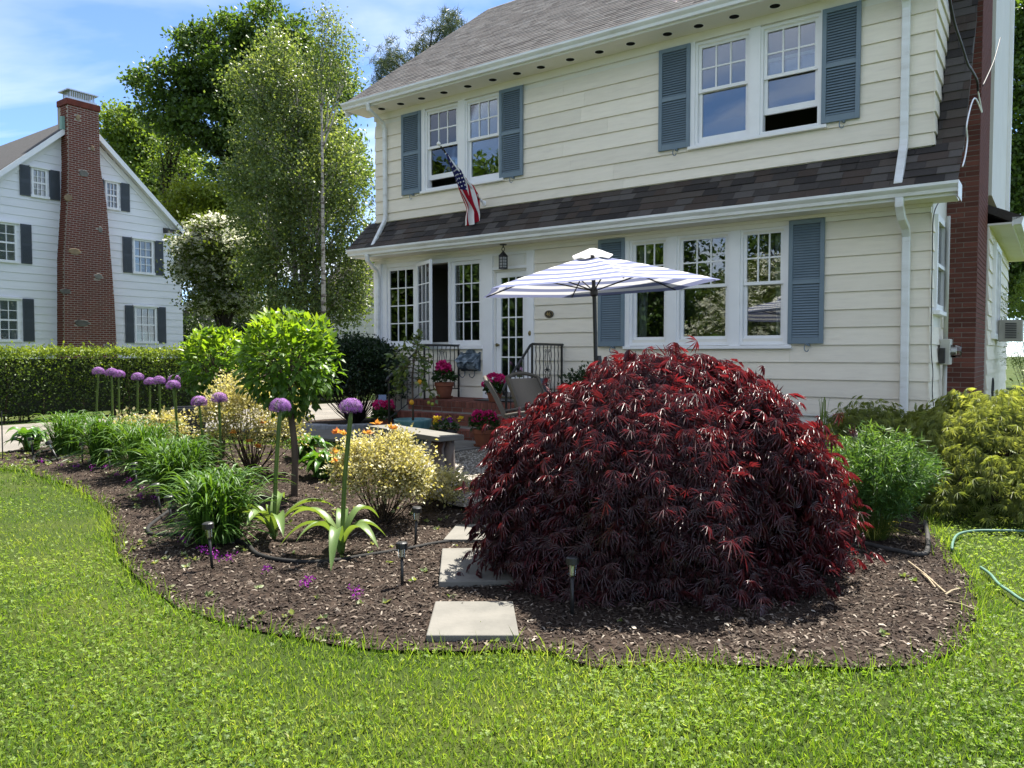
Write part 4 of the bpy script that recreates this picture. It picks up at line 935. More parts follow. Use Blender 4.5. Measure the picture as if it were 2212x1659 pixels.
# lantern
s_, z_ = on_out(1087, 528, .26)
ltn = thing('porch_lantern', 'black iron porch lantern with small panes hanging above the front door', 'lantern', hw(s_, .26, 3.343), HROT)
MB().lathe([(.06, 0), (.06, -.012), (.012, -.02), (.012, -.05)], 12).build('ceiling_plate', M['black_iron'], ltn)
MB().tube([(.03 * math.cos(a), 0, -.08 + .032 * math.sin(a)) for a in np.linspace(0, 2 * math.pi, 13)], .007, 5).build('ring', M['black_iron'], ltn)
MB().lathe([(.012, -.11), (.02, -.125), (.085, -.19), (.088, -.20), (.08, -.2)], 6).build('hood', M['black_iron'], ltn)
cg = MB()
for k in range(6):
    a = k * math.pi / 3; cg.tube([(.075 * math.cos(a), .075 * math.sin(a), -.20), (.075 * math.cos(a), .075 * math.sin(a), -.40)], .007, 5)
    a2 = a + math.pi / 3
    for z in (-.21, -.255, -.305, -.355, -.395): cg.tube([(.075 * math.cos(a), .075 * math.sin(a), z), (.075 * math.cos(a2), .075 * math.sin(a2), z)], .005, 4)
    am = (Vector((math.cos(a), math.sin(a), 0)) + Vector((math.cos(a2), math.sin(a2), 0))) / 2 * .075; cg.tube([(am.x, am.y, -.2), (am.x, am.y, -.4)], .004, 4)
cg.build('cage', M['black_iron'], ltn)
M['frost'] = pmat('frosted_pane', (.45, .45, .44), None, rough=.6)
MB().lathe([(.064, -.21), (.064, -.395)], 6).build('pane', M['frost'], ltn); MB().lathe([(.085, -.40), (.085, -.41), (.03, -.42)], 6).build('base', M['black_iron'], ltn)
# house number
hn = thing('house_number', 'black oval plaque with gold number 46 on the clapboards', 'plaque', hw(.78, .034, 2.16), HROT)
ell = lambda a, b_: [(a * math.cos(t), b_ * math.sin(t)) for t in np.linspace(0, 2 * math.pi, 32, endpoint=False)]
MB().prism(ell(.088, .063), -.012, 0, 'y').build('plate', M['pool_black'], hn, bevel=.003)
rim = MB(); rim.tube([(.074 * math.cos(t), -.0125, .051 * math.sin(t)) for t in np.linspace(0, 2 * math.pi, 33)], .0022, 5); rim.build('rim', M['gold'], hn)
fc = bpy.data.curves.new('numerals', 'FONT'); fc.body = '46'; fc.size = .088; fc.extrude = .0015; fc.align_x = 'CENTER'; fc.align_y = 'CENTER'; fc.materials.append(M['gold'])
_f = bpy.data.objects.new('numerals_curve', fc); COL.objects.link(_f); bpy.context.view_layer.update(); _me = bpy.data.meshes.new_from_object(_f); bpy.data.objects.remove(_f); fo = link(_me, 'numerals', hn); fo.location = (-.008, -.014, .0); fo.rotation_euler = (R(90), 0, 0)

# ---- flag on a bracket
FS = -.58
def fj(x, y, ds=0.0): o_, z_ = on_s(*D_('J', x, y), FS); return Vector((ds, -o_, z_))
fl = thing('flag', 'stars and stripes flag hanging limp from a white pole below the upper window', 'flag', hw(FS, 0, 0), HROT)
tip, base = fj(492, 685), fj(893, 1215); base.y = -.045; d_ = (tip - base)
MB().tube([base, base + d_ * .97], .013, 10).build('pole', M['white'], fl, smooth=True); MB().tube([base + d_ * .86, base + d_ * .965], .0145, 10).build('sleeve', M['black_iron'], fl)
MB().sphere(tip, .034).build('finial', M['cream_trim'], fl, smooth=True); MB().tube([base - d_.normalized() * .03, base + d_.normalized() * .09], .024, 10).build('socket', M['white'], fl)
br = MB().lathe([(.05, 0), (.05, .012), (.02, .02)], 14).build('bracket', M['white'], fl, (0, -.03, base.z)); br.rotation_euler = (R(90), 0, 0)
MB().tube([(0, -.045, base.z + .3), base + d_ * .3], .004, 5).build('stay', M['white'], fl)
Lc = [(548, 752), (572, 850), (600, 930), (626, 1012), (668, 1100), (718, 1190), (742, 1250), (735, 1320), (738, 1400)]; Rc = [(842, 1118), (858, 1150), (863, 1185), (864, 1220), (862, 1270), (860, 1310), (858, 1350), (856, 1375), (852, 1395)]
NU, NVv = 52, 48; L3 = smoothline([fj(*p) for p in Lc], 6); R3 = smoothline([fj(*p) for p in Rc], 6); Tp, Bp = fj(548, 752), fj(842, 1118)
def fpt(u, v):
    i = v * (len(L3) - 1); k = min(int(i), len(L3) - 2); f = i - k; l_ = L3[k].lerp(L3[k + 1], f); r_ = R3[k].lerp(R3[k + 1], f); p_ = l_.lerp(r_, u)
    if v < .5: p_ = p_.lerp(Tp.lerp(Bp, u) + (l_ - Tp).lerp(r_ - Bp, u), 1 - v * 2)
    am = .012 + .055 * v ** .7
    p_.x += am * math.sin(u * 17 + v * 2.5) + .4 * am * math.sin(u * 31 + 1 + v * 4); p_.z += -.02 * v * abs(math.sin(u * 8.5)); return p_
fv = [fpt(i / NU, j / NVv) for j in range(NVv + 1) for i in range(NU + 1)]; b = MB()
for j in range(NVv):
    for i in range(NU):
        u, v = (i + .5) / NU, (j + .5) / NVv; mi = 2 if (u < 7 / 13 and v < .40) else (0 if int(u * 13) % 2 == 0 else 1); a = j * (NU + 1) + i
        b.f.append((a, a + 1, a + NU + 2, a + NU + 1)); b.m.append(mi)
b.v = [tuple(v) for v in fv]; b.build('flag_cloth', [M['flag_red'], M['flag_white'], M['flag_blue']], fl, smooth=True)
sb = MB()
for r_ in range(9):
    for c in range(6 if r_ % 2 == 0 else 5):
        u = (r_ + 1) / 10 * 7 / 13; v = (c * 2 + (1 if r_ % 2 == 0 else 2)) / 12 * .40; e = .004
        p0 = fpt(u, v); du = (fpt(u + e, v) - p0).normalized(); dv = (fpt(u, v + e) - p0); dv -= du * dv.dot(du); dv.normalize(); n_ = du.cross(dv)
        for sg in (1, -1):
            vs = [p0 + n_ * .006 * sg + (du * math.cos(k * math.pi / 5) + dv * math.sin(k * math.pi / 5)) * (.019 if k % 2 == 0 else .008) for k in range(10)]; sb.add(vs, [tuple(range(10))])
sb.build('stars', M['flag_white'], fl)
# ---- electric meter, conduits and cables on the end wall
em = thing('electric_meter', 'beige electric meter box with glass dial on the end wall', 'electric meter', hw(SR + .03, -.92, 0), HROT)
MB().box(0, .12, -.13, .13, 1.36, 1.70).build('meter_box', M['meter_grey'], em, bevel=.01)
g = MB().lathe([(.085, 0), (.085, .05), (.07, .10), (.05, .12)], 16).build('dial_glass', M['clear'], em, (.12, 0, 1.54)); g.rotation_euler = (0, R(90), 0)
g = MB().lathe([(.06, 0), (.055, .06)], 14).build('dial', M['steel'], em, (.121, 0, 1.54)); g.rotation_euler = (0, R(90), 0)
MB().tube([(.05, .02, 1.70), (.05, .02, 3.32)], .028, 10).build('conduit', M['meter_grey'], em, smooth=True); MB().tube([(.05, .02, 1.36), (.05, .02, .3)], .028, 10).build('conduit', M['meter_grey'], em, smooth=True)
MB().box(0, .11, -.05, .09, .55, .68).build('junction_box', M['meter_grey'], em); MB().box(0, .07, -.24, -.15, 1.38, 1.58).build('cable_box', M['pipe'], em)
def wallcable(name, pts, r, mat, s_, label):
    q = smoothline([Vector((s_ - (SR + .03), -o, z)) for o, z in [on_s(*p, s_) for p in pts]], 6)
    tag(MB().tube(q, r, 6).build(name, mat, None, hw(SR + .03, 0, 0), HROT, smooth=True), label, 'cable')
wallcable('service_cable', [D_('K', 185, -20), D_('K', 215, 130), D_('K', 255, 250), D_('K', 290, 360), D_('K', 315, 400), D_('K', 345, 460), D_('K', 350, 520)], .014, M['cord'], 6.74, 'black twisted service cable hanging beside the steep roof slope')
wallcable('white_cable', [D_('K', 350, 520), D_('K', 366, 600), D_('K', 372, 640), D_('K', 330, 560), D_('K', 288, 700), D_('K', 290, 800), D_('K', 278, 890), D_('K', 262, 950)], .008, M['white'], 6.74, 'thin white cable running down the roof edge to the gutter end')
wallcable('phone_cable', [D_('I', 450, 322), D_('I', 415, 420), D_('I', 408, 700), D_('I', 403, 1000), D_('I', 402, 1250), D_('I', 412, 1380), D_('I', 408, 1500), D_('I', 416, 1590)], .006, M['pipe'], 6.372, 'thin dark cable running down the corner of the end wall')
wallcable('span_wire', [D_('K', 478, 215), D_('K', 440, 350), D_('K', 378, 490)], .007, M['cord'], 6.80, 'short black wire slanting from the chimney side to the roof')
# window air conditioner
o_, z_ = on_s(2143, 702, 6.80)
ac = thing('air_conditioner', 'beige window air conditioner with louvred grille on the rear wing', 'air conditioner', hw(6.79, -5.0, 1.72), HROT)
MB().box(0, .34, -.28, .28, 0, .36).build('cabinet', M['ac'], ac, bevel=.01); g = MB()
for i in range(9): g.box(.10, .26, -.292, -.281, .05 + i * .03, .065 + i * .03)
g.build('grille', M['pool_black'], ac)

# ================================================================= PATIO AND GARDEN OBJECTS
# stepping stones
for k, (pix, lab) in enumerate(((((920, 1372), (1122, 1372), (1108, 1298), (940, 1298)), 'grey stepping stone slab at the lawn edge of the garden path'),
                                (((948, 1256), (1120, 1253), (1100, 1182), (955, 1184)), 'middle grey stepping stone half under the red maple, beside the black pipe'),
                                (((957, 1165), (1095, 1165), (1088, 1130), (985, 1133)), 'grey stepping stone slab next to the gravel patio'))):
    q = G(*pix); c = sum(q, Vector()) / 4; b = MB(); z0 = c.z - .02; zt = c.z + (.05, .055, .04)[k]
    # the pixel corners are of the top face, so bring them to the slab's top height
    q = [ray(*p_) * ((zt - CAMH) / ray(*p_).z) + Vector((0, 0, CAMH)) for p_ in pix]; c = sum(q, Vector()) / 4
    b.prism([((p_ - c).x, (p_ - c).y) for p_ in q], z0, zt, 'z')
    b.build('stepping_stone', M['bluestone'], None, (c.x, c.y, 0), bevel=.008, label=lab, cat='stepping stone', group='stepping stones through the garden bed')

# bench: stone slab on log legs
bz = .64
bn = thing('garden_bench', 'low bench of pale stone slab resting on rough log legs', 'bench', hw(1.72, 4.31, 0), HROT - R(16.5))
gb = gz(hw(1.72, 4.31).x, hw(1.72, 4.31).y)
MB().box(-.80, .76, -.17, .17, bz - .055, bz).build('stone_slab', M['bluestone'], bn, bevel=.006)
for x_ in (-.58, .60):
    for dy, rr in ((-.06, .075), (.07, .07)):
        pts = [(x_ + rng.normal(0, .008), dy + rng.normal(0, .006), gb - .03 + (bz - .055 - gb + .03) * i / 6) for i in range(7)]
        MB().tube(pts, [rr * (1.15 - .15 * i / 6 + rng.normal(0, .05)) for i in range(7)], 11).build('log_leg', M['log'], bn, smooth=True)

# parasol
uc = Vector((.87, 8.15, 0)); ub_z = gz(uc.x, uc.y)
um = thing('patio_umbrella', 'patio umbrella with blue and white striped canopy and dark pole', 'umbrella', (uc.x, uc.y, ub_z))
tilt = Matrix.Rotation(R(-2.6), 4, 'Y') @ Matrix.Rotation(R(.5), 4, 'X')
hz = 2.19 - ub_z; Rr = 1.32; Hc = .36
def cpt(a, f, bulge=0.0):
    # point on the canopy: angle a, fraction f from the crown to the rim
    k = a / (math.pi / 3); i = math.floor(k); t = k - i; a0, a1 = i * math.pi / 3 - R(24), (i + 1) * math.pi / 3 - R(24)
    v = Vector((math.cos(a0), math.sin(a0), 0)) * (1 - t) + Vector((math.cos(a1), math.sin(a1), 0)) * t
    z = Hc * (1 - f ** 1.08) - .035 * math.sin(math.pi * t) * f * (1 - f) * 2
    ff = f - .025 * math.sin(math.pi * t) * f
    return tilt @ (v * (Rr * ff) + Vector((0, 0, z))) + Vector((0, 0, hz))
def canopy_band(f0, f1):
    b = MB(); n_ = 48; m_ = 3; vs = [cpt(2 * math.pi * i / n_, f0 + (f1 - f0) * j / m_) for j in range(m_ + 1) for i in range(n_)]
    b.add(vs, [(j * n_ + i, j * n_ + (i + 1) % n_, (j + 1) * n_ + (i + 1) % n_, (j + 1) * n_ + i) for j in range(m_) for i in range(n_)]); return b
ns = 11; edges = [.16 + .84 * i / ns for i in range(ns + 1)]
for i in range(ns):
    canopy_band(edges[i], edges[i + 1]).build('canopy_stripe', M['um_white'] if i % 2 else M['um_blue'], um, smooth=True)
b = MB(); n_ = 24
vs = [tilt @ Vector((r_ * math.cos(2 * math.pi * i / n_), r_ * math.sin(2 * math.pi * i / n_), z_ + (.015 * math.cos(6 * 2 * math.pi * i / n_) if r_ > .2 else 0))) + Vector((0, 0, hz)) for r_, z_ in ((.215, Hc - .015), (.12, Hc + .035), (.03, Hc + .07)) for i in range(n_)]
b.add(vs, [(j * n_ + i, j * n_ + (i + 1) % n_, (j + 1) * n_ + (i + 1) % n_, (j + 1) * n_ + i) for j in range(2) for i in range(n_)] + [tuple(range(2 * n_, 3 * n_))]); b.build('vent_cap', M['um_white'], um, smooth=True)
hub = tilt @ Vector((0, 0, -.02)) + Vector((0, 0, hz)); top = tilt @ Vector((0, 0, Hc)) + Vector((0, 0, hz)); elbow = tilt @ Vector((0, 0, -.18)) + Vector((0, 0, hz))
for i in range(6):
    a = i * math.pi / 3; MB().tube([top + Vector((0, 0, -.03))] + [cpt(a, f) + Vector((0, 0, -.014)) for f in (.3, .6, .96)], .008, 5).build('rib', M['pool_black'], um)
    MB().tube([hub, cpt(a, .52) + Vector((0, 0, -.02))], .008, 5).build('strut', M['pool_black'], um)
MB().tube([(.07, 0, 0), (.07 * .3, 0, elbow.z - .5), elbow, hub, top], .021, 12).build('pole', M['pool_black'], um, smooth=True)
MB().lathe([(.03, .04), (.04, 0), (.045, -.04), (.024, -.06)], 12, tuple(hub)).build('hub', M['pool_black'], um)
MB().lathe([(.24, 0), (.24, .03), (.2, .06), (.04, .08), (.032, .3)], 24, (.07, 0, 0)).build('base', M['pool_black'], um, smooth=True)
kn = MB().tube([(.055, -.02, 1.28), (.05, -.075, 1.28), (.05, -.08, 1.22), (.05, -.10, 1.22)], .009, 6); kn.build('crank_handle', M['pool_black'], um)
MB().lathe([(.03, 1.2), (.034, 1.22), (.034, 1.34), (.026, 1.38)], 12, (.055, 0, 0)).build('crank_housing', M['pool_black'], um)

# chairs
def chair(label, pos, face):
    t = thing('patio_chair', label, 'chair', pos, math.atan2(face[1], face[0]), 'sling chairs on the gravel patio')
    W = .28; back = smoothline([(.06, 0, .40), (-.02, 0, .56), (-.13, 0, .80), (-.24, 0, .99)], 5)
    for sg in (-1, 1):
        y = sg * W; m = MB()
        for i in range(len(back) - 1):
            p, q = back[i], back[i + 1]; dn = Vector((.022, 0, .010))
            m.add([p + Vector((0, y - .02, 0)) - dn, p + Vector((0, y + .02, 0)) - dn, p + Vector((0, y + .02, 0)) + dn, p + Vector((0, y - .02, 0)) + dn, q + Vector((0, y - .02, 0)) - dn, q + Vector((0, y + .02, 0)) - dn, q + Vector((0, y + .02, 0)) + dn, q + Vector((0, y - .02, 0)) + dn],
                  [(0, 1, 5, 4), (1, 2, 6, 5), (2, 3, 7, 6), (3, 0, 4, 7), (0, 3, 2, 1), (4, 5, 6, 7)])
        m.build('back_rail', M['taupe'], t)
        arm = smoothline([(-.03, y * 1.12, .60), (.2, y * 1.2, .635), (.42, y * 1.15, .62), (.49, y * 1.1, .57), (.50, y * 1.08, .40), (.52, y * 1.08, .0)], 5)
        MB().tube(arm, .017, 8).build('arm', M['taupe'], t, smooth=True)
        MB().tube([(.06, y, .40), (-.04, y, .2), (-.16, y * 1.02, 0)], .016, 8).build('leg', M['taupe'], t); MB().tube([(.05, y, .41), (.5, y, .43)], .016, 8).build('seat_rail', M['taupe'], t)
    crown = smoothline([(-.24, -W, .985), (-.26, -W * .5, 1.02), (-.265, 0, 1.03), (-.26, W * .5, 1.02), (-.24, W, .985)], 5); MB().tube(crown, .024, 8).build('top_rail', M['taupe'], t, smooth=True)
    MB().tube([(.03, -W, .42), (.03, W, .42)], .014, 8).build('cross_rail', M['taupe'], t)
    b = MB(); bb = [p for p in back][:-1]; n_ = len(bb); vs = [p + Vector((.012, y, .004)) for p in bb for y in (-W + .02, W - .02)]
    b.add(vs, [(2 * i, 2 * i + 1, 2 * i + 3, 2 * i + 2) for i in range(n_ - 1)]); o = b.build('back_sling', M['sling'], t, smooth=True); o.modifiers.new('thick', 'SOLIDIFY').thickness = .004
    b = MB(); sp_ = [(.06, .41), (.2, .395), (.35, .40), (.5, .435)]; vs = [(x_, y, z_) for x_, z_ in sp_ for y in (-W + .02, W - .02)]; b.add(vs, [(2 * i, 2 * i + 1, 2 * i + 3, 2 * i + 2) for i in range(3)]); o = b.build('seat_sling', M['sling'], t); o.modifiers.new('thick', 'SOLIDIFY').thickness = .004
def gat(x, y): return Vector((x, y, gz(x, y) + .04))
chair('taupe sling patio chair seen edge on beside the geranium pot', gat(-.06, 9.1), (1.0, .02))
chair('taupe sling patio chair with its mesh back turned to the steps', gat(.30, 9.75), (.72, -.69))

# solar path lights
def solar(base, lean, label, h=.33):
    t = thing('solar_light', label, 'path light', base, 0, 'solar path lights around the garden bed')
    L = lambda f: (lean[0] * f, lean[1] * f, h * f)
    MB().tube([(lean[0] * -.06, lean[1] * -.06, -.03), L(.68)], .0105, 8).build('stake', M['pool_black'], t, smooth=True)
    r3 = Vector(L(1)).normalized(); q = r3.to_track_quat('Z', 'Y').to_euler()
    for nm, prof, mt, f in (('lens', [(.020, 0), (.026, h * .20)], M['clear'], .66), ('cap', [(.038, 0), (.038, .035), (.030, .042), (.004, .043)], M['pool_black'], .86), ('diffuser', [(.012, 0), (.013, h * .15)], M['steel'], .68)):
        o = MB().lathe(prof, 16).build(nm, mt, t, L(f), smooth=False); o.rotation_euler = q
for (bx, by), (tx, ty), lab in (
        (D_('X', 215, 262), D_('X', 197, 140), 'solar path light by the low green plant at the driveway corner'), (D_('X', 378, 292), D_('X', 305, 155), 'strongly tilted solar path light over a loop of black pipe'),
        (D_('X', 522, 300), D_('X', 520, 165), 'solar path light between two strappy leaf clumps'), (D_('X', 703, 355), D_('X', 683, 215), 'solar path light in front of the second strappy clump'),
        (D_('X', 880, 485), D_('X', 848, 290), 'solar path light in front of the long row of strappy leaves'), (D_('X', 1027, 632), D_('X', 993, 420), 'leaning solar path light with a pale sticker on its stake'),
        (D_('X', 1092, 695), D_('X', 1073, 515), 'solar path light half hidden beside the large strappy clump'), ((459, 1232), (450, 1126), 'solar path light standing in mulch before the large strappy clump'),
        ((869, 1271), (867, 1172), 'solar path light with sticker in the mulch, beside the black pipe'), ((897, 1183), (901, 1093), 'solar path light beside the cream variegated shrub'),
        ((1236, 1332), (1237, 1202), 'solar path light in the shade of the red maple')):
    p = gp(bx, by); tp = atY(tx, ty, p.y); h = max(.26, min(.40, tp.z - p.z)); solar(p, (tp.x - p.x, rng.normal(0, .01)), lab, h)

# edging pipe and hoses
def ground_tube(name, pix, r, mat, label, cat='pipe', lift=0.0):
    q = smoothline([gp(x, y) + Vector((0, 0, r * .8 + .015 + lift)) for x, y in pix], 7); return MB().tube(q, r, 8).build(name, mat, None, smooth=True, label=label, cat=cat)
ground_tube('edging_pipe', [D_('X', 1110, 590), D_('X', 1010, 665), D_('X', 945, 720), D_('X', 945, 755), D_('X', 1000, 772), D_('X', 1200, 765), (500, 1172), (535, 1185), (556, 1205), (612, 1219), (700, 1222), (794, 1208), (885, 1193), (955, 1180), (1060, 1174), (1150, 1170), (1240, 1160)], .017, M['blackpipe'], 'black edging pipe curving through the mulch before the allium rosettes')
ground_tube('edging_pipe', [D_('X', 480, 250), D_('X', 380, 280), D_('X', 290, 300), D_('X', 225, 296), D_('X', 215, 275), D_('X', 250, 240), D_('X', 330, 215), (130, 945)], .017, M['blackpipe'], 'black pipe loop around the tilted path light')
ground_tube('edging_pipe', [D_('X', 820, 300), D_('X', 700, 330), D_('X', 610, 345), D_('X', 570, 330), D_('X', 575, 290), D_('X', 600, 270)], .017, M['blackpipe'], 'black pipe bend below the second strappy clump')
ground_tube('drip_pipe', [(1700, 1150), (1790, 1160), D_('Rr', 190, 890), D_('Rr', 300, 915), D_('Rr', 400, 942), D_('Rr', 520, 968), D_('Rr', 620, 985), D_('Rr', 675, 978), D_('Rr', 690, 940), D_('Rr', 690, 860), D_('Rr', 672, 780)], .019, M['pipe'], 'grey pipe bent round below the fine leaved bush')
ground_tube('garden_hose', [D_('Rr', 840, 960), D_('Rr', 850, 905), D_('Rr', 885, 862), D_('Rr', 980, 842), D_('Rr', 1120, 840), D_('Rr', 1280, 843), (2260, 1160)], .010, M['hose'], 'pale green hose curling on the lawn near the fine leaved bush', 'hose', .015)
ground_tube('garden_hose', [D_('Rr', 1020, 1075), D_('Rr', 1080, 1120), D_('Rr', 1130, 1180), D_('Rr', 1200, 1230), D_('Rr', 1290, 1290), (2260, 1325)], .010, M['hose'], 'pale green hose crossing the lawn beside the mulch', 'hose', .015)
for a, c, lab in (((570, 1030), (800, 1228), 'long pale dead stalk lying across the mulch'), ((800, 1240), (885, 1202), 'short pale dead stalk broken off on the mulch'), ((790, 1280), (1000, 1342), 'pale dead stalk lying at the lawn edge'), ((650, 1100), (738, 1195), 'thin pale dead stalk beside the long one')):
    p, q = gp(*D_('Rr', *a)), gp(*D_('Rr', *c)); e = Vector((0, 0, .03)); MB().tube([p + e, p.lerp(q, .5) + e * 1.3, q + e], .0055, 5).build('dead_stalk', M['deadstick'], None, label=lab, cat='stalk')

# ================================================================= POTS
def pot_mesh(parent, r, h, mat, name='pot', n=28):
    MB().lathe([(r * .62, 0), (r * .66, .01), (r * .90, h * .74), (r * .92, h * .76), (r, h * .77), (r, h), (r * .90, h), (r * .88, h * .9), (r * .2, h * .88)], n).build(name, mat, parent, smooth=False)
    MB().lathe([(r * .88, h * .86), (r * .5, h * .9), (.005, h * .91)], n).build('soil', M['soil'], parent)
def ball_leaves(name, parent, c, rad, n, size, mat, tmpl=LEAF2, up=.8, shell=.55, flat=1.0, lo_z=-1.0, tint=None, kind=None, droop=0.0):
    d = rnd_dirs(n * 3); d = d[d[:, 2] > lo_z][:n]; n = len(d); r_ = shell + (1 - shell) * rng.random(n) ** .6
    P = np.array(c) + d * np.array(rad) * r_[:, None]; ld = unit(d + rng.normal(0, .6, (n, 3)) + np.array([0, 0, up * .4 - droop])); nn = unit(d * .5 + np.array([0, 0, up]) + rng.normal(0, .4, (n, 3)))
    t = np.clip(.35 + .35 * d[:, 2] + rng.normal(0, .22, n), 0, 1) if tint is None else tint(n)
    return scatter(name, *tmpl, P, frames(ld, nn), rng.uniform(.7, 1.3, n) * size, t, mat, parent, kind)
PETAL = ([(0, 0, 0), (.45, .5, .1), (.3, 1, .25), (-.3, 1, .25), (-.45, .5, .1)], [(0, 1, 2, 3, 4)])
def geranium(pos, r, h, heads, label, fr=None, saucer=True):
    t = thing('geranium_pot', label, 'flower pot', pos); pot_mesh(t, r, h, M['terracotta'])
    if saucer: MB().lathe([(r * .8, -.001), (r * .92, .03), (r * .88, .03), (r * .7, .012)], 28).build('saucer', M['terracotta'], t)
    f = fr or r * 1.15; ball_leaves('foliage', t, (0, 0, h + f * .35), (f, f, f * .75), 420, .065, M['lf_ger'], up=1.2, lo_z=-.35)
    for x_, y_, z_, hr in heads:
        MB().tube([(x_ * .3, y_ * .3, h), (x_, y_, z_)], .004, 5).build('stem', M['stem'], t)
        ball_leaves('flower_head', t, (x_, y_, z_), (hr, hr, hr * .85), 170, hr * .5, M['petal_pink'], PETAL, up=.1, shell=.8, tint=lambda n: rng.random(n))
    return t
# placed by their base pixel
def at_z(x, y, z): r = ray(x, y); return r * ((z - CAMH) / r.z) + Vector((0, 0, CAMH))
px_, py_ = D_('H', 1300, 1068); p = at_z(px_, py_, .23); geranium(p, .165, .245, [(-.075, -.06, .42, .075), (.085, -.03, .41, .075)], 'terracotta pot of magenta geraniums on the gravel below the steps')
px_, py_ = D_('H', 790, 525); p = hw(-1.0, .62, .745); geranium(p, .17, .27, [(-.02, 0, .52, .10), (.04, -.04, .50, .07)], 'terracotta pot of magenta geraniums at the top of the brick steps')
p = hw(.34, .95, .74); geranium(p, .13, .15, [(-.02, 0, .36, .085), (.09, .03, .35, .075), (-.15, .02, .28, .045)], 'magenta geranium pot behind the railing at the front door', saucer=False)
pp = atY(828, 872, 12.6); geranium(Vector((pp.x, pp.y, .19)), .15, .24, [(-.07, 0, .47, .075), (.08, 0, .45, .085)], 'magenta geranium pot beside the yew and left railing foot')
# blue bin by the door
p = hw(.78, .35, .735); MB().lathe([(.13, 0), (.15, .36), (.155, .37), (.135, .37), (.12, .05)], 20).build('blue_tub', M['blue'], None, p, label='slate blue tub standing behind the railing at the door', cat='tub')
# lemon tree
px_, py_ = D_('H', 512, 850); lp = at_z(px_, 885, .23); lp = Vector((lp.x, lp.y, 0)); lp = atY(D_('H', 512, 800)[0], 900, 10.9); lp.z = .23
lt = thing('lemon_tree', 'small lemon tree with yellow fruit in a teal glazed pot', 'potted tree', lp)
k_ = lp.y / FPX; yb = lambda py: CAMH - (py - HORIZON) * k_ - lp.z     # heights above the pot's foot
hp = yb(D_('H', 0, 765)[1]); MB().lathe([(.20, 0), (.25, hp * .5), (.27, hp * .92), (.275, hp), (.24, hp), (.22, hp * .8), (.02, hp * .78)], 28).build('pot', M['teal'], lt, smooth=True); MB().lathe([(.23, hp * .85), (.01, hp * .88)], 20).build('soil', M['soil'], lt)
ht = yb(D_('H', 0, -60)[1]); LX = lambda px: (D_('H', px, 0)[0] - D_('H', 525, 0)[0]) * k_; LZ = lambda py: yb(D_('H', 0, py)[1])
tr = MB(); tr.tube([(0, 0, hp * .8), (.0, 0, LZ(600)), (-.01, .01, LZ(300)), (.03, 0, LZ(60)), (.08, 0, LZ(-90)), (.10, 0, LZ(-200))], [.017, .016, .013, .010, .007, .004], 8)
twigs = [((0, 320), (610, 330)), ((0, 300), (760, 480)), ((0, 250), (300, 360)), ((0, 200), (250, 200)), ((0, 100), (300, 60)), ((0, 60), (680, 130)), ((0, 20), (420, -40)), ((0, 120), (440, 150)), ((0, -40), (620, -60)), ((0, 380), (300, 440)), ((0, 0), (560, -130)), ((0, 220), (640, 210)), ((0, -60), (600, -190)), ((0, 150), (360, 270)), ((0, 60), (560, 60))]
LP, LD = [], []
for (a, z0), (x1, z1) in twigs:
    p0 = Vector((0, 0, LZ(z0))); dy = rng.uniform(-.22, .12); p1 = Vector((LX(x1), dy, LZ(z1))); mid = p0.lerp(p1, .5) + Vector((0, 0, .03)); q = smoothline([p0, mid, p1], 4); tr.tube(q, [.005 - .0035 * i / (len(q) - 1) for i in range(len(q))], 5)
    for i in range(26):
        f = rng.uniform(.35, 1.05); LP.append(p0.lerp(p1, f) + Vector(rng.normal(0, .035, 3))); LD.append((p1 - p0).normalized() + Vector(rng.normal(0, .8, 3)) + Vector((0, 0, -.25)))
tr.build('trunk', M['bark'], lt, smooth=True); LP, LD = np.array(LP), np.array(LD); n = len(LP)
scatter('leaves', *LEAF, LP, frames(LD, rnd_dirs(n, 1.0)), rng.uniform(.06, .11, n), rng.beta(1.5, 1.8, n), M['lf_citrus'], lt)
for x_, y_, mt in ((516, 578, 'lemon'), (606, 355, 'lemon'), (745, 598, 'lime'), (705, 580, 'lime')):
    r_ = .036 if mt == 'lemon' else .026; o = MB().lathe([(.004, -1.0), (.45, -.9), (.85, -.5), (1, 0), (.85, .5), (.45, .88), (.18, 1.02), (.06, 1.12)], 14).build('lemon', M[mt], lt, (LX(x_), -.05, LZ(y_)), smooth=True); o.scale = (r_, r_, r_ * 1.08)
# urn of pansies
px_, py_ = D_('H', 865, 1165); p = at_z(px_, py_, .215)
un = thing('pansy_urn', 'dark iron urn of yellow and purple pansies behind the bench', 'urn', p)
MB().box(-.09, .09, -.09, .09, 0, .05).build('plinth', M['planter'], un); MB().lathe([(.07, .05), (.075, .07), (.035, .10), (.03, .14), (.045, .16), (.11, .20), (.15, .26), (.155, .30), (.17, .31), (.155, .32), (.13, .30), (.01, .29)], 24).build('bowl', M['planter'], un, smooth=True)
ball_leaves('foliage', un, (0, 0, .34), (.17, .17, .10), 260, .05, M['lf_ger'], lo_z=-.2)
for i in range(9):
    a = rng.uniform(0, 6.28); c = (rng.uniform(-.2, .22), rng.uniform(-.18, .05), .42 + rng.uniform(-.04, .08)); ball_leaves('flower', un, c, (.018, .018, .018), 16, .03, M['petal_yellow'] if i % 3 else M['petal_violet'], PETAL, shell=.4, tint=lambda n: rng.random(n))
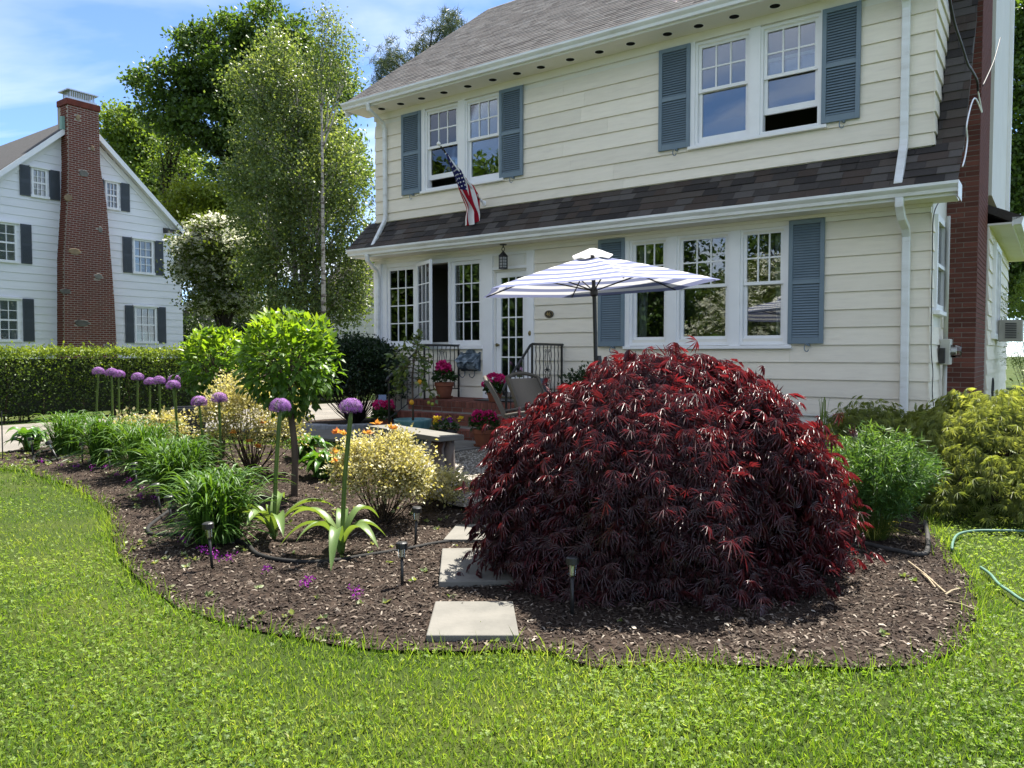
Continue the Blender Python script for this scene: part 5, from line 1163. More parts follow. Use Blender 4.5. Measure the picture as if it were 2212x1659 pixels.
# charcoal planter
p = gp(415, 952); pl = thing('tapered_planter', 'square charcoal planter tapering to its foot beside the driveway', 'planter', p, R(20))
for k_i, (w0, w1, z0, z1) in enumerate(((.15, .24, 0, .48),)):
    MB().add([(-w0, -w0, z0), (w0, -w0, z0), (w0, w0, z0), (-w0, w0, z0), (-w1, -w1, z1), (w1, -w1, z1), (w1, w1, z1), (-w1, w1, z1)], [(3, 2, 1, 0), (0, 1, 5, 4), (1, 2, 6, 5), (2, 3, 7, 6), (3, 0, 4, 7)]).build('planter_body', M['planter'], pl)
    MB().box(-.21, .21, -.21, .21, .42, .44).build('soil', M['soil'], pl); frame_ = MB()
    for a, c, d, e in ((-.26, .26, -.26, -.22), (-.26, .26, .22, .26), (-.26, -.22, -.22, .22), (.22, .26, -.22, .22)): frame_.box(a, c, d, e, .47, .51)
    frame_.build('rim', M['planter'], pl)
# granite ring round the yew bed
rg = tag(link(None, 'granite_edging', None, (RING_C.x, RING_C.y, .19)), 'curved edging of rough grey granite blocks round the yew bed', 'edging')
for i in range(20):
    a = R(150) + R(205) * i / 20; b = MB().box(-.20, .20, -.07, .07, -.05, .13 + rng.uniform(-.008, .008)); o = b.build('granite_block', M['granite'], rg, (RING_R * math.cos(a), RING_R * math.sin(a), 0), a + R(90) + rng.normal(0, .02), bevel=.018)
ringbed = MB(); ringbed.lathe([(RING_R - .06, 0), (RING_R - .3, .03), (.01, .05)], 40, (RING_C.x, RING_C.y, .20)); ringbed.build('ring_bed', M['mulch'], kind='structure')
# solar spotlight on a stake
p = atY(826, 865, 12.9); sl = thing('solar_spotlight', 'small solar spotlight with a blue panel on a stake before the yew', 'spotlight', (p.x, p.y, .19))
hs = p.z - .19; o = MB().box(-.065, .065, -.008, .008, -.10, .10).build('solar_panel', M['panel'], sl, (0, 0, hs)); o.rotation_euler = (R(-25), 0, R(10))
MB().tube([(0, .02, 0), (0, .02, hs)], .01, 6).build('stake', M['pool_black'], sl); o = MB().lathe([(.03, 0), (.045, .06), (.04, .065), (.02, .02)], 14).build('lamp_head', M['pool_black'], sl, (.02, -.03, hs - .22)); o.rotation_euler = (R(80), 0, 0)
# thin iron stake at the driveway edge
p = gp(6, 995); MB().tube([p, p + Vector((0, 0, .62))], .007, 6).build('iron_stake', M['black_iron'], None, label='thin black iron stake at the driveway corner of the lawn', cat='stake')

# ================================================================= PLANTS
def straps(name, N, spread, h0, h1, reach0, reach1, w0, w1, mat, parent=None, kind=None, S=7, droop=1.0, azim=None, fold=.25, base_up=0.0, tintf=None):
    a = rng.uniform(0, 2 * math.pi, N) if azim is None else np.asarray(azim, float); br = spread * np.sqrt(rng.random(N)); ba = rng.uniform(0, 6.28, N)
    h = rng.uniform(h0, h1, N); rc = rng.uniform(reach0, reach1, N); w = rng.uniform(w0, w1, N); dr = droop * rng.uniform(.6, 1.2, N)
    t = np.linspace(0, 1, S + 1); V = np.zeros((N, S + 1, 3, 3)); ca, sa = np.cos(a), np.sin(a); tw = rng.normal(0, .25, N)
    for i, u in enumerate(t):
        hr = rc * (u ** 1.35); zc = h * (1.9 * u - (.9 + .55 * dr) * u ** 2.3) + base_up
        c = np.stack([br * np.cos(ba) + ca * hr, br * np.sin(ba) + sa * hr, np.maximum(zc, .02)], 1)
        wd = w * (.55 + .9 * u) * (1 - u ** 3.5) * .5 + .0005; sx, sy = -sa, ca
        for k, f in enumerate((-1, 0, 1)):
            V[:, i, k, 0] = c[:, 0] + sx * wd * f - ca * tw * wd * abs(f); V[:, i, k, 1] = c[:, 1] + sy * wd * f - sa * tw * wd * abs(f); V[:, i, k, 2] = c[:, 2] + fold * wd * abs(f) * 1.6 + tw * wd * f * u * 1.5
    k = (S + 1) * 3; f = [(i * 3 + j, i * 3 + j + 1, i * 3 + j + 4, i * 3 + j + 3) for i in range(S) for j in range(2)]
    L = (np.array(f)[None] + (np.arange(N) * k)[:, None, None]).reshape(-1, 4)
    me = bpy.data.meshes.new(name); me.from_pydata(V.reshape(-1, 3).tolist(), [], L.tolist()); me.polygons.foreach_set('use_smooth', np.ones(len(L), bool))
    tn = np.clip(rng.normal(.5, .25, N), 0, 1); at = me.attributes.new('tint', 'FLOAT', 'POINT'); at.data.foreach_set('value', np.repeat(tn, k).astype(np.float32))
    me.materials.append(mat); o = link(me, name, parent)
    if kind: o['kind'] = kind
    return o
# strappy clumps
clumps = [((148, 982), .55, 170, 'strappy green leaf clump at the driveway end of the row'), ((232, 1005), .60, 220, 'strappy green leaf clump, second from the driveway'), ((318, 1030), .62, 230, 'strappy green leaf clump in the middle of the row by the path light'),
          ((385, 1075), .60, 240, 'broad strappy green clump beside the cream shrub'), ((425, 1050), .50, 150, 'strappy green clump behind the row under the double allium'), ((470, 1172), .58, 300, 'large dark strappy clump next to the allium rosettes')]
for (x, y), h, N, lab in clumps:
    t = thing('strap_leaf_clump', lab, 'plant', gp(x, y), 0, 'strap leaved clumps along the bed edge')
    straps('leaves', int(N * 1.7), .17, h * .6, h * 1.2, .08, .48, .010, .017, M['lf_strap'], t, droop=.45)
    straps('leaves', N // 2, .12, h * .3, h * .55, .30, .55, .011, .018, M['lf_strap'], t, droop=1.1)
# alliums: (head pixel, head width in crop pixels, base tweak)
FLO = ([(0, 0, 0)] + [q for i in range(6) for q in ((math.cos(i * 1.0472) * .32, math.sin(i * 1.0472) * .32, .10), (math.cos(i * 1.0472 + .25), math.sin(i * 1.0472 + .25), .28))][:12], [(0, 1 + 2 * i, 2 + 2 * i) for i in range(6)])
al = [((593, 732), 66, (580, 1020)), ((674, 740), 70, (675, 1030)), ((716, 750), 68, (715, 1050)), ((830, 766), 68, (827, 1060)), ((905, 795), 66, (900, 1130)), ((960, 787), 70, (965, 1160)), ((1053, 783), 76, (1066, 1190)), ((1045, 817), 82, (1070, 1210)), ((1202, 915), 90, (1232, 1390)), ((1322, 895), 92, (1330, 1370)), ((1690, 942), 118, (1662, 1550)), ((2117, 945), 135, (2062, 1640))]
al_lab = ['purple allium nearest the hedge, smallest of the row', 'tall purple allium, one of a touching pair near the driveway end', 'purple allium touching its slightly taller neighbour near the driveway end', 'single purple allium between the touching pair and the next pair', 'slightly smaller purple allium beside a taller one in the row', 'purple allium in mid row, taller of its close pair', 'upper of two purple alliums growing one above the other', 'lower of two purple alliums growing one above the other', 'purple allium before the charcoal planter', 'purple allium over the cream shrub beside the planter', 'large purple allium with broad rosette under the round hydrangea', 'largest purple allium with broad rosette before the cream shrub']
for (hd, wpx, bs), lab in zip(al, al_lab):
    hx, hy = D_('P', *hd); Yd = 737.0 / wpx; H_ = atY(hx, hy, Yd); bx, by = D_('P', *bs); foot = atY(bx, by, Yd); big = wpx > 110
    if big: g_ = gp(*((592, 1168) if wpx < 130 else (738, 1202))); Yd = g_.y; H_ = atY(hx, hy, Yd); base = g_
    else:
        dx = (foot.x - H_.x) / max(.2, (H_.z - foot.z)) * (H_.z - gz(H_.x, Yd)); base = Vector((H_.x + dx, Yd + .03, gz(H_.x, Yd)))
    t = thing('allium', lab, 'flower', base, 0, 'tall purple alliums'); top = H_ - base; rr = .082
    mid = Vector((top.x * .35, top.y * .4, top.z * .5)); MB().tube(smoothline([(0, 0, 0), mid, tuple(top - Vector((0, 0, rr * .5)))], 6), [.017 if big else .014] * 12 + [.011], 8).build('stalk', M['stem'], t, smooth=True)
    n = 330; d = rnd_dirs(n * 2, .25); d = d[d[:, 2] > -.42][:n]; n = len(d); P = np.array(top) + d * np.array([rr, rr, rr * .82]) * rng.uniform(.86, 1.04, n)[:, None] - np.array([0, 0, rr * .1])
    z_ = d; x_ = unit(np.cross(z_, rng.normal(size=(n, 3)))); Rm = np.stack([x_, np.cross(z_, x_), z_], -1)
    scatter('flower_head', *FLO, P, Rm, rng.uniform(.017, .024, n), np.clip(.35 + .3 * d[:, 2] + rng.normal(0, .22, n), 0, 1), M['petal_purple'], t)
    sp_ = MB()
    for i in range(0, n, 3): sp_.tube([top - Vector((0, 0, rr * .5)), Vector(P[i])], .0016, 3, cap=False)
    sp_.build('pedicels', M['stem'], t)
    if big:
        for k, az in enumerate(np.array([200, 255, 300, 345, 30, 80, 125, 165]) + (0 if wpx < 130 else 25)):
            o = straps('leaf', 1, .01,   .34, .46, .34, .50, .075, .10, M['lf_allium'], t, S=14, droop=rng.uniform(.9, 1.7), azim=[R(az + rng.normal(0, 8))], fold=.45)
    else: straps('leaf', 5, .02, .25, .4, .2, .35, .05, .07, M['lf_allium'], t, S=9, droop=1.3)

# shrubs with visible twigs
def twiggy(t, base_r, pts, mat, r0=.012, name='stems'):
    b = MB()
    for p in pts:
        p = Vector(p); mid = Vector((p.x * .45, p.y * .45, p.z * .35)); q = smoothline([(rng.normal(0, base_r), rng.normal(0, base_r), -.02), mid + Vector(rng.normal(0, .03, 3)), p], 4); b.tube(q, [r0 * (1 - .8 * i / (len(q) - 1)) for i in range(len(q))], 5)
    return b.build(name, mat, t, smooth=True)
def bush(name, label, cat, pos, rx, ry, h, n, leaf, mat, nclump=60, cl=.10, tmpl=LEAF2, up=.8, zmin=.1, group=None, twig=None, wood='twig', clump_flat=.7, tint_hi=.5, droop=0.0, leafpart='leaves', seed=None):
    t = thing(name, label, cat, pos, 0, group)
    d = rnd_dirs(nclump * 4, .35); d = d[d[:, 2] > -.35][:nclump]; rr = .55 + .5 * rng.random(len(d)) ** .7
    C = np.stack([d[:, 0] * rx * rr, d[:, 1] * ry * rr, np.maximum(zmin, h * .52 + d[:, 2] * h * .48 * rr)], 1)
    if twig is None or twig: twiggy(t, .03, C[::3], M[wood], .009)
    m = n // len(C); P = np.repeat(C, m, 0) + rng.normal(0, cl, (len(C) * m, 3)) * np.array([1, 1, clump_flat]); out = np.repeat(d, m, 0)
    ld = unit(out + rng.normal(0, .8, out.shape) + np.array([0, 0, .3 - droop])); nn = unit(np.array([0, 0, up]) + rng.normal(0, .5, out.shape) + out * .4)
    k = P[:, 2] > .02; rel = np.clip(P[:, 2] / h, 0, 1.1)
    tn = np.clip(tint_hi * rel + .12 + np.repeat(rng.normal(0, .14, len(C)), m) + rng.normal(0, .16, len(P)), 0, 1)
    scatter(leafpart, *tmpl, P[k], frames(ld, nn)[k], rng.uniform(.65, 1.3, k.sum()) * leaf, tn[k], mat, t); return t, C, d
def rosettes(t, pts, n, size, mat, name='new_growth'):
    P = np.repeat(np.array(pts), n, 0); N = len(P); d = np.stack([rng.normal(size=N), rng.normal(size=N), rng.uniform(.2, 1.3, N)], 1); scatter(name, *LEAF, P, frames(d, rnd_dirs(N, 1)), rng.uniform(.7, 1.2, N) * size, rng.random(N), mat, t, kind='stuff')
t, C, d = bush('variegated_shrub', 'cream variegated shrub behind the path light, before the bench', 'shrub', gp(828, 1128), .40, .38, .78, 9000, .032, M['lf_pieris'], 110, .065, group='cream variegated shrubs', tint_hi=.75)
rosettes(t, [(-.33, -.3, .82), (-.27, -.28, .80), (-.40, -.1, .62), (-.10, -.2, .80), (-.02, -.2, .88), (.1, -.1, .83), (-.38, -.2, .56), (-.35, -.15, .8)], 14, .055, M['lf_orange'])
t, C, d = bush('variegated_shrub', 'taller cream variegated shrub behind the strappy clumps with dark bare base', 'shrub', gp(545, 1026), .54, .45, 1.10, 9500, .036, M['lf_pieris'], 120, .075, group='cream variegated shrubs', tint_hi=.75)
rosettes(t, [(.10, -.4, .42), (.2, -.4, .36), (.25, -.35, .62), (-.05, -.45, .52)], 14, .06, M['lf_orange'])
bush('variegated_shrub', 'low cream variegated shrub beside the path light at the gravel edge', 'shrub', gp(950, 1098), .28, .22, .34, 2600, .030, M['lf_pieris'], 40, .05, group='cream variegated shrubs', tint_hi=.7)
t, C, d = bush('variegated_shrub', 'small orange tinged shrub behind the row of alliums', 'shrub', gp(325, 968), .5, .4, .45, 2600, .05, M['lf_pieris'], 40, .08, group='cream variegated shrubs', tint_hi=.6)
rosettes(t, [tuple(c) for c in C[::4]], 10, .06, M['lf_orange'])
# standard hydrangeas
def standard(label, base, crown, rx, rz, n):
    t = thing('hydrangea_tree', label, 'tree', base, 0, 'round headed hydrangeas on stems'); c = crown - base
    b = MB(); b.tube(smoothline([(0, 0, -.03), (c.x * .2 + .02, c.y * .2, c.z * .35), (c.x * .55, c.y * .5, c.z * .65), (c.x * .9, c.y * .9, c.z * .9)], 5), [.038 - .012 * i / 15 for i in range(16)], 9)
    for i in range(16):
        dd = rnd_dirs(1, .6)[0]; b.tube(smoothline([(c.x * .85, c.y * .85, c.z * .82), (c.x + dd[0] * rx * .35, c.y + dd[1] * rx * .35, c.z - .05 + dd[2] * rz * .2), (c.x + dd[0] * rx * .8, c.y + dd[1] * rx * .8, c.z + dd[2] * rz * .75)], 4), [.016 - .0013 * k for k in range(9)], 5)
    b.build('trunk', M['bark'], t, smooth=True)
    d = rnd_dirs(n * 2, .15); d = d[:n]; lump = 1 + .13 * np.sin(d[:, 0] * 5 + 1) * np.sin(d[:, 2] * 6) + .1 * np.sin(d[:, 1] * 7); rr = (.45 + .55 * rng.random(n) ** .55) * lump
    P = np.array(c) + d * np.array([rx, rx, rz]) * rr[:, None]; ld = unit(d + rng.normal(0, .55, (n, 3)) + np.array([0, 0, .15 - .5 * (d[:, 2].mean())])); ld[:, 2] += np.where(d[:, 2] < .3, -.45, .25)
    nn = unit(np.array([0, 0, 1.0]) + d * .6 + rng.normal(0, .35, (n, 3))); tn = np.clip(.25 + .55 * d[:, 2] * rr + .15 * rr + rng.normal(0, .15, n), 0, 1)
    scatter('crown', *LEAF, P, frames(ld, nn), rng.uniform(.06, .11, n), tn, M['lf_hyd'], t)
    k = 46; dd = rnd_dirs(k * 3, 1.0); dd = dd[dd[:, 2] > .05][:k]; rosettes(t, np.array(c) + dd * np.array([rx, rx, rz]) * 1.02, 9, .085, M['lf_hyd'], 'shoots'); return t
b1 = gp(636, 1075); cr = atY(622, 788, b1.y); standard('round headed hydrangea on a bare stem beside the large alliums', b1, cr, .47, .50, 2300)
cr2 = atY(468, 795, 9.6); standard('round headed hydrangea behind the other, nearer to the hedge', Vector((cr2.x + .05, 9.6, gz(0, 9.6))), cr2, .44, .46, 1700)
# hostas / broad leaves
for (x, y), N, lab in (((697, 1035), 60, 'broad leaved green plant beside the hydrangea stem and cream shrub'), ((655, 992), 45, 'broad leaved green plant behind the hydrangea stem'), ((70, 975), 45, 'low light green leafy plant at the driveway corner')):
    t = thing('broad_leaf_plant', lab, 'plant', gp(x, y), 0, 'broad leaved plants in the bed'); straps('leaves', N, .08, .22, .42, .12, .34, .06, .10, M['lf_hosta'], t, S=7, droop=1.1, fold=.35)
# small purple flowers in the mulch
vio = [(670, 1272), (658, 1280), (770, 1295), (770, 1310), (576, 1250), (498, 1222), (470, 1222), (440, 1205), (455, 1212), (365, 1068), (305, 1085), (310, 1065), (280, 1050), (255, 1035), (232, 1020), (200, 1022), (165, 1018), (130, 1014), (333, 1090), (395, 1180), (420, 1155), (90, 1008)]
for i, (x, y) in enumerate(vio):
    p = gp(x, y); t = thing('violet_flower', 'tiny violet flower cluster sprouting from the mulch near the lawn edge', 'flower', p, 0, 'tiny violet flowers in the mulch')
    h = .055; n = 26; c = rng.normal(0, .018, (n, 3)) * np.array([1, 1, .8]) + np.array([0, 0, h + .01])
    scatter('petals', *PETAL, c, frames(rnd_dirs(n, .4), rnd_dirs(n, .5)), rng.uniform(.010, .016, n), rng.random(n), M['petal_violet'], t, kind='stuff'); MB().tube([(0, 0, 0), (0, 0, h)], .0025, 4).build('stem', M['stem'], t)
for x, y, lab in ((985, 1085, 'small blue flower cluster at the gravel edge'), (892, 1072, 'small blue flower cluster inside the cream shrub skirt')):
    t = thing('blue_flower', lab, 'flower', gp(x, y)); n = 60; c = rng.normal(0, .03, (n, 3)) + np.array([0, 0, .16]); scatter('petals', *PETAL, c, frames(rnd_dirs(n, .4), rnd_dirs(n, .5)), rng.uniform(.015, .022, n), rng.random(n), M['petal_blue'], t); MB().tube([(0, 0, 0), (0, 0, .15)], .004, 4).build('stem', M['stem'], t)

# ---- laceleaf maples
def laceleaf(name, label, pos, prof, az_r, nsp, per, size, mat, seed, sprays=.30, wood='bark_dark', thin=None, tb=0.0):
    """weeping dome: drooping sprays of finely cut leaves over arching limbs. prof: radius (0..1) by height; az_r(angle) -> radius"""
    t = thing(name, label, 'tree', pos); H = prof[-1][1]; zs = np.array([p[1] for p in prof]); rs = np.array([p[0] for p in prof])
    a = rng.uniform(0, 2 * math.pi, nsp); zz_ = H * (rng.random(nsp) ** .75); zz_ = np.where(rng.random(nsp) < .22, H * rng.uniform(.72, 1.0, nsp), zz_)
    # tiers: pull spray heights together so that shelves with dark gaps form
    tier = np.round(zz_ / (H / 7) + .35 * np.sin(a * 3 + zz_ * 2)) * (H / 7); zz_ = np.clip(zz_ * .5 + tier * .5, .10, H)
    lump = 1 + .09 * np.sin(a * 5 + zz_ * 5) + .06 * np.sin(a * 9 + 2); stray = rng.random(nsp) < .07; lump = np.where(stray, lump * 1.10, lump)
    R0 = np.interp(zz_, zs, rs) * az_r(a) * lump; inn = np.where(zz_ > H * .8, np.sqrt(rng.random(nsp)), .72 + .3 * rng.random(nsp)); Rr = R0 * inn
    bump = np.where(zz_ > H * .75, .07 * np.sin(a * 3 + Rr * 4), 0)
    C = np.stack([Rr * np.cos(a), Rr * np.sin(a), zz_ + bump + np.where(stray, rng.uniform(.02, .12, nsp), 0)], 1)
    if thin is not None: k = thin(C, rng.random(nsp)); C, a = C[k], a[k]
    out = np.stack([np.cos(a), np.sin(a), np.zeros(len(a))], 1)
    b = MB(); b.tube([(0, 0, -.05), (.04, .03, .25), (.0, .0, .55)], [.075, .06, .05], 9)
    for i in range(0, len(C), max(1, len(C) // 70)):
        c = Vector(C[i]); q = smoothline([(0, 0, .25 + .3 * rng.random()), (c.x * .45, c.y * .45, min(max(c.z * .75 + .12, .5 * H), .8 * H)), (c.x * .9, c.y * .9, c.z * .93)], 5); b.tube(q, [.022 * (1 - .85 * k / (len(q) - 1)) for k in range(len(q))], 5)
    b.build('trunk', M[wood], t, smooth=True)
    u = rng.random((len(C), per)); ln = sprays * rng.uniform(.7, 1.2, len(C)); dr = rng.uniform(.5, 1.3, len(C))
    along = out[:, None, :] * (u * ln[:, None])[..., None]; drop = -(u ** 1.6 * ln[:, None] * dr[:, None])
    P = C[:, None, :] + along + rng.normal(0, .045, (len(C), per, 3)); P[..., 2] += drop; P = P.reshape(-1, 3); o3 = np.repeat(out, per, 0)
    ld = unit(o3 * .55 + rng.normal(0, .42, P.shape) + np.array([0, 0, -.55])); nn = unit(o3 * .55 + np.array([0, 0, .9]) + rng.normal(0, .35, P.shape))
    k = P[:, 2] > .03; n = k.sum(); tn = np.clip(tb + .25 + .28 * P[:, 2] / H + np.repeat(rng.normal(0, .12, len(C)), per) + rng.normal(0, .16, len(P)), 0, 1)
    scatter('foliage', *LACE, P[k], frames(ld, nn)[k], rng.uniform(.075, .135, n) * size, tn[k], mat, t); return t
mp_ = Vector((1.05, 5.40, gz(1.13, 5.42)))
def thin_red(C, r):
    g = (C[:, 1] < -.1) & (((C[:, 0] - .32) / .34) ** 2 + ((C[:, 2] - .50) / .16) ** 2 < 1); h = (C[:, 2] < .25) & (C[:, 0] > .55) & (C[:, 1] < 0)
    h2 = (C[:, 1] > .2) & (C[:, 2] < .7)
    return ~(g & (r < .9)) & ~(h & (r < .3)) & ~(h2 & (r < .75))
def az_red(a): return .85 + .06 * np.cos(a) ** 2 - .10 * np.sin(a) ** 2
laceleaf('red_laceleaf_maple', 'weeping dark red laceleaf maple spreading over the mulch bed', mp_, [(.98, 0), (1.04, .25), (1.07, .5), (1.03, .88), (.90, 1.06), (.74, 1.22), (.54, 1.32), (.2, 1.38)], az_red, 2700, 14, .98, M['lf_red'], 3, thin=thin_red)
gpos = Vector((4.72, 7.5, gz(4.5, 7.5)))
laceleaf('green_laceleaf_maple', 'pale green laceleaf maple mounded at the house corner', gpos, [(1.0, 0), (1.15, .3), (1.08, .5), (.85, .72), (.5, .88), (.15, .95)], lambda a: 1.0 + .12 * np.cos(a + .4), 850, 11, .95, M['lf_lace'], 4, .26, 'bark', tb=.12)
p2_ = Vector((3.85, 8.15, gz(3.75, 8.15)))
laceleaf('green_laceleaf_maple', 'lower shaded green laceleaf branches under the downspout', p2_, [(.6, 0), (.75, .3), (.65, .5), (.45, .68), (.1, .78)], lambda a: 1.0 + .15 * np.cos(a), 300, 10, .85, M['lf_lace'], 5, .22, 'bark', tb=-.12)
# fine leaved bush: upright stems with narrow leaves
t = thing('fine_leaf_bush', 'feathery fine leaved green bush beside the red maple', 'shrub', gp(1885, 1165)); N = 300; b = MB(); LP, LD = [], []
for i in range(N):
    a = rng.uniform(0, 6.28); q = math.sqrt(rng.random()); tp = Vector((.52 * q * math.cos(a), .45 * q * math.sin(a), .86 - .26 * q ** 2 + rng.normal(0, .04))); bs = Vector((.12 * q * math.cos(a), .10 * q * math.sin(a), 0)); md = bs.lerp(tp, .5) + Vector((0, 0, .06)); ln_ = smoothline([bs, md, tp], 4)
    if i % 2 == 0: b.tube(ln_, .003, 3, cap=False)
    for k in range(34):
        f = rng.uniform(.28, 1.02); LP.append(bs.lerp(tp, f) + Vector((0, 0, .06 * (1 - abs(2 * f - 1))))); LD.append(Vector((math.cos(a), math.sin(a), .5)) * .5 + Vector(rng.normal(0, .7, 3)))
b.build('stems', M['stem'], t); LP, LD = np.array(LP), np.array(LD); n = len(LP); NAR = ([(0, 0, 0), (.07, .4, .02), (0, 1, -.06), (-.07, .4, .02)], [(0, 1, 2), (0, 2, 3)])
scatter('leaves', *NAR, LP, frames(LD, rnd_dirs(n, .8)), rng.uniform(.05, .085, n), np.clip(LP[:, 2] * .9 + rng.normal(0, .2, n), 0, 1), M['lf_amsonia'], t)
straps('dead_stems', 60, .08, .10, .2, .15, .35, .004, .006, M['lf_yellowgrass'], t, S=4)
# yellow grass behind the maple
t = thing('yellow_grass', 'pale yellow ornamental grass before the clapboard wall', 'plant', Vector((3.35, 8.2, gz(3.35, 8.2)))); straps('leaves', 60, .06, .45, .85, .08, .3, .008, .014, M['lf_yellowgrass'], t, droop=.8); straps('spikes', 9, .03, .9, 1.0, .02, .06, .010, .016, M['lf_light'], t, droop=.1)
bush('wall_shrub', 'small dark green shrub by the wall behind the umbrella pole', 'shrub', hw(1.75, .55, .19), .30, .26, 1.0, 1500, .06, M['lf_dark'], 30, .08)
# yew
t, C, d = bush('yew_shrub', 'dense dark green yew shrub at the house corner beside the steps', 'shrub', (-2.86, 13.9, .22), .86, .80, 1.55, 30000, .05, M['lf_yew'], 420, .08, LEAF2, .5, .18, tint_hi=.45, wood='bark_dark')
# hedge: leaves over a dark core
hd = thing('privet_hedge', 'clipped green privet hedge along the driveway', 'hedge', hw(-8.75, 0, .19), HROT)
def hedge_box(n, x0, x1, y0, y1, h):
    f = rng.random(n); x = np.where(f < .66, x1 + rng.normal(0, .05, n), rng.uniform(x0, x1, n)); y = rng.uniform(y0, y1, n); z = np.where(f < .66, h * rng.random(n) ** .85, h + rng.normal(0, .035, n))
    x = np.where((f > .55) & (f < .66), x1 - rng.uniform(0, .35, n), x); return np.stack([x + .05 * np.sin(y * 2.2) + .03 * np.sin(y * 5 + z * 4), y, z + .03 * np.sin(y * 1.7) + .02 * np.sin(y * 5)], 1)
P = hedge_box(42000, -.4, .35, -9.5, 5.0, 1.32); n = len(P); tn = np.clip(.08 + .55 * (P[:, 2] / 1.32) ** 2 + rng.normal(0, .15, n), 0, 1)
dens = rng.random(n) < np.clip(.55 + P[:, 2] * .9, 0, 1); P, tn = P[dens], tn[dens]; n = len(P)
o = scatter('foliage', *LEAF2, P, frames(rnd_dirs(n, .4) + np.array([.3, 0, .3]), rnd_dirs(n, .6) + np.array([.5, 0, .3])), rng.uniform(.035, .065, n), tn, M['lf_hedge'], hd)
P = hedge_box(6000, -.4, .35, -9.5, 5.0, 1.36); P[:, 2] = 1.34 + rng.gamma(1.5, .03, len(P)); n = len(P); scatter('new_shoots', *LEAF2, P, frames(rnd_dirs(n, 1.5), rnd_dirs(n, .3)), rng.uniform(.04, .07, n), rng.uniform(.6, 1, n), M['lf_hedge'], hd)
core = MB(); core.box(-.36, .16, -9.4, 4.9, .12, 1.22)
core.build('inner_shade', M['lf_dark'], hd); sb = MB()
for i in range(150): y = rng.uniform(-9.4, 4.9); x = rng.uniform(-.2, .25); sb.tube([(x, y, -.05), (x + rng.normal(0, .05), y + rng.normal(0, .12), 1.1)], .012, 4, cap=False)
sb.build('stems', M['twig'], hd)
for p_, lab, h in ((hw(7.5, -5.6, .1), 'bright green conical evergreen beyond the rear wing', 2.9),):
    bush('conical_evergreen', lab, 'tree', p_, .75, .75, h, 9000, .07, M['lf_light'], 160, .10, NAR, .4, .1, tint_hi=.5)
bush('rose_bush', 'loose light green bush growing at the rear wing', 'shrub', hw(8.0, -2.6, .1), .8, .8, 1.25, 3000, .055, M['lf_birch'], 60, .12)
pst = hw(7.25, -3.6, .15); MB().tube([pst, pst + Vector((0, 0, 1.5))], .012, 6).build('plant_stake', M['black_iron'], None, label='black metal plant stake beside the rear wing wall', cat='stake')
q = smoothline([Vector((0, .16 * math.cos(a) + .02 * math.sin(3 * a), .16 * math.sin(a))) for a in np.linspace(0, 4 * math.pi, 26)], 2); MB().tube(q, .012, 5).build('hose_coil', M['cord'], None, hw(6.78, -3.9, .95), HROT, label='black hose coil hanging on the rear wing wall', cat='hose')

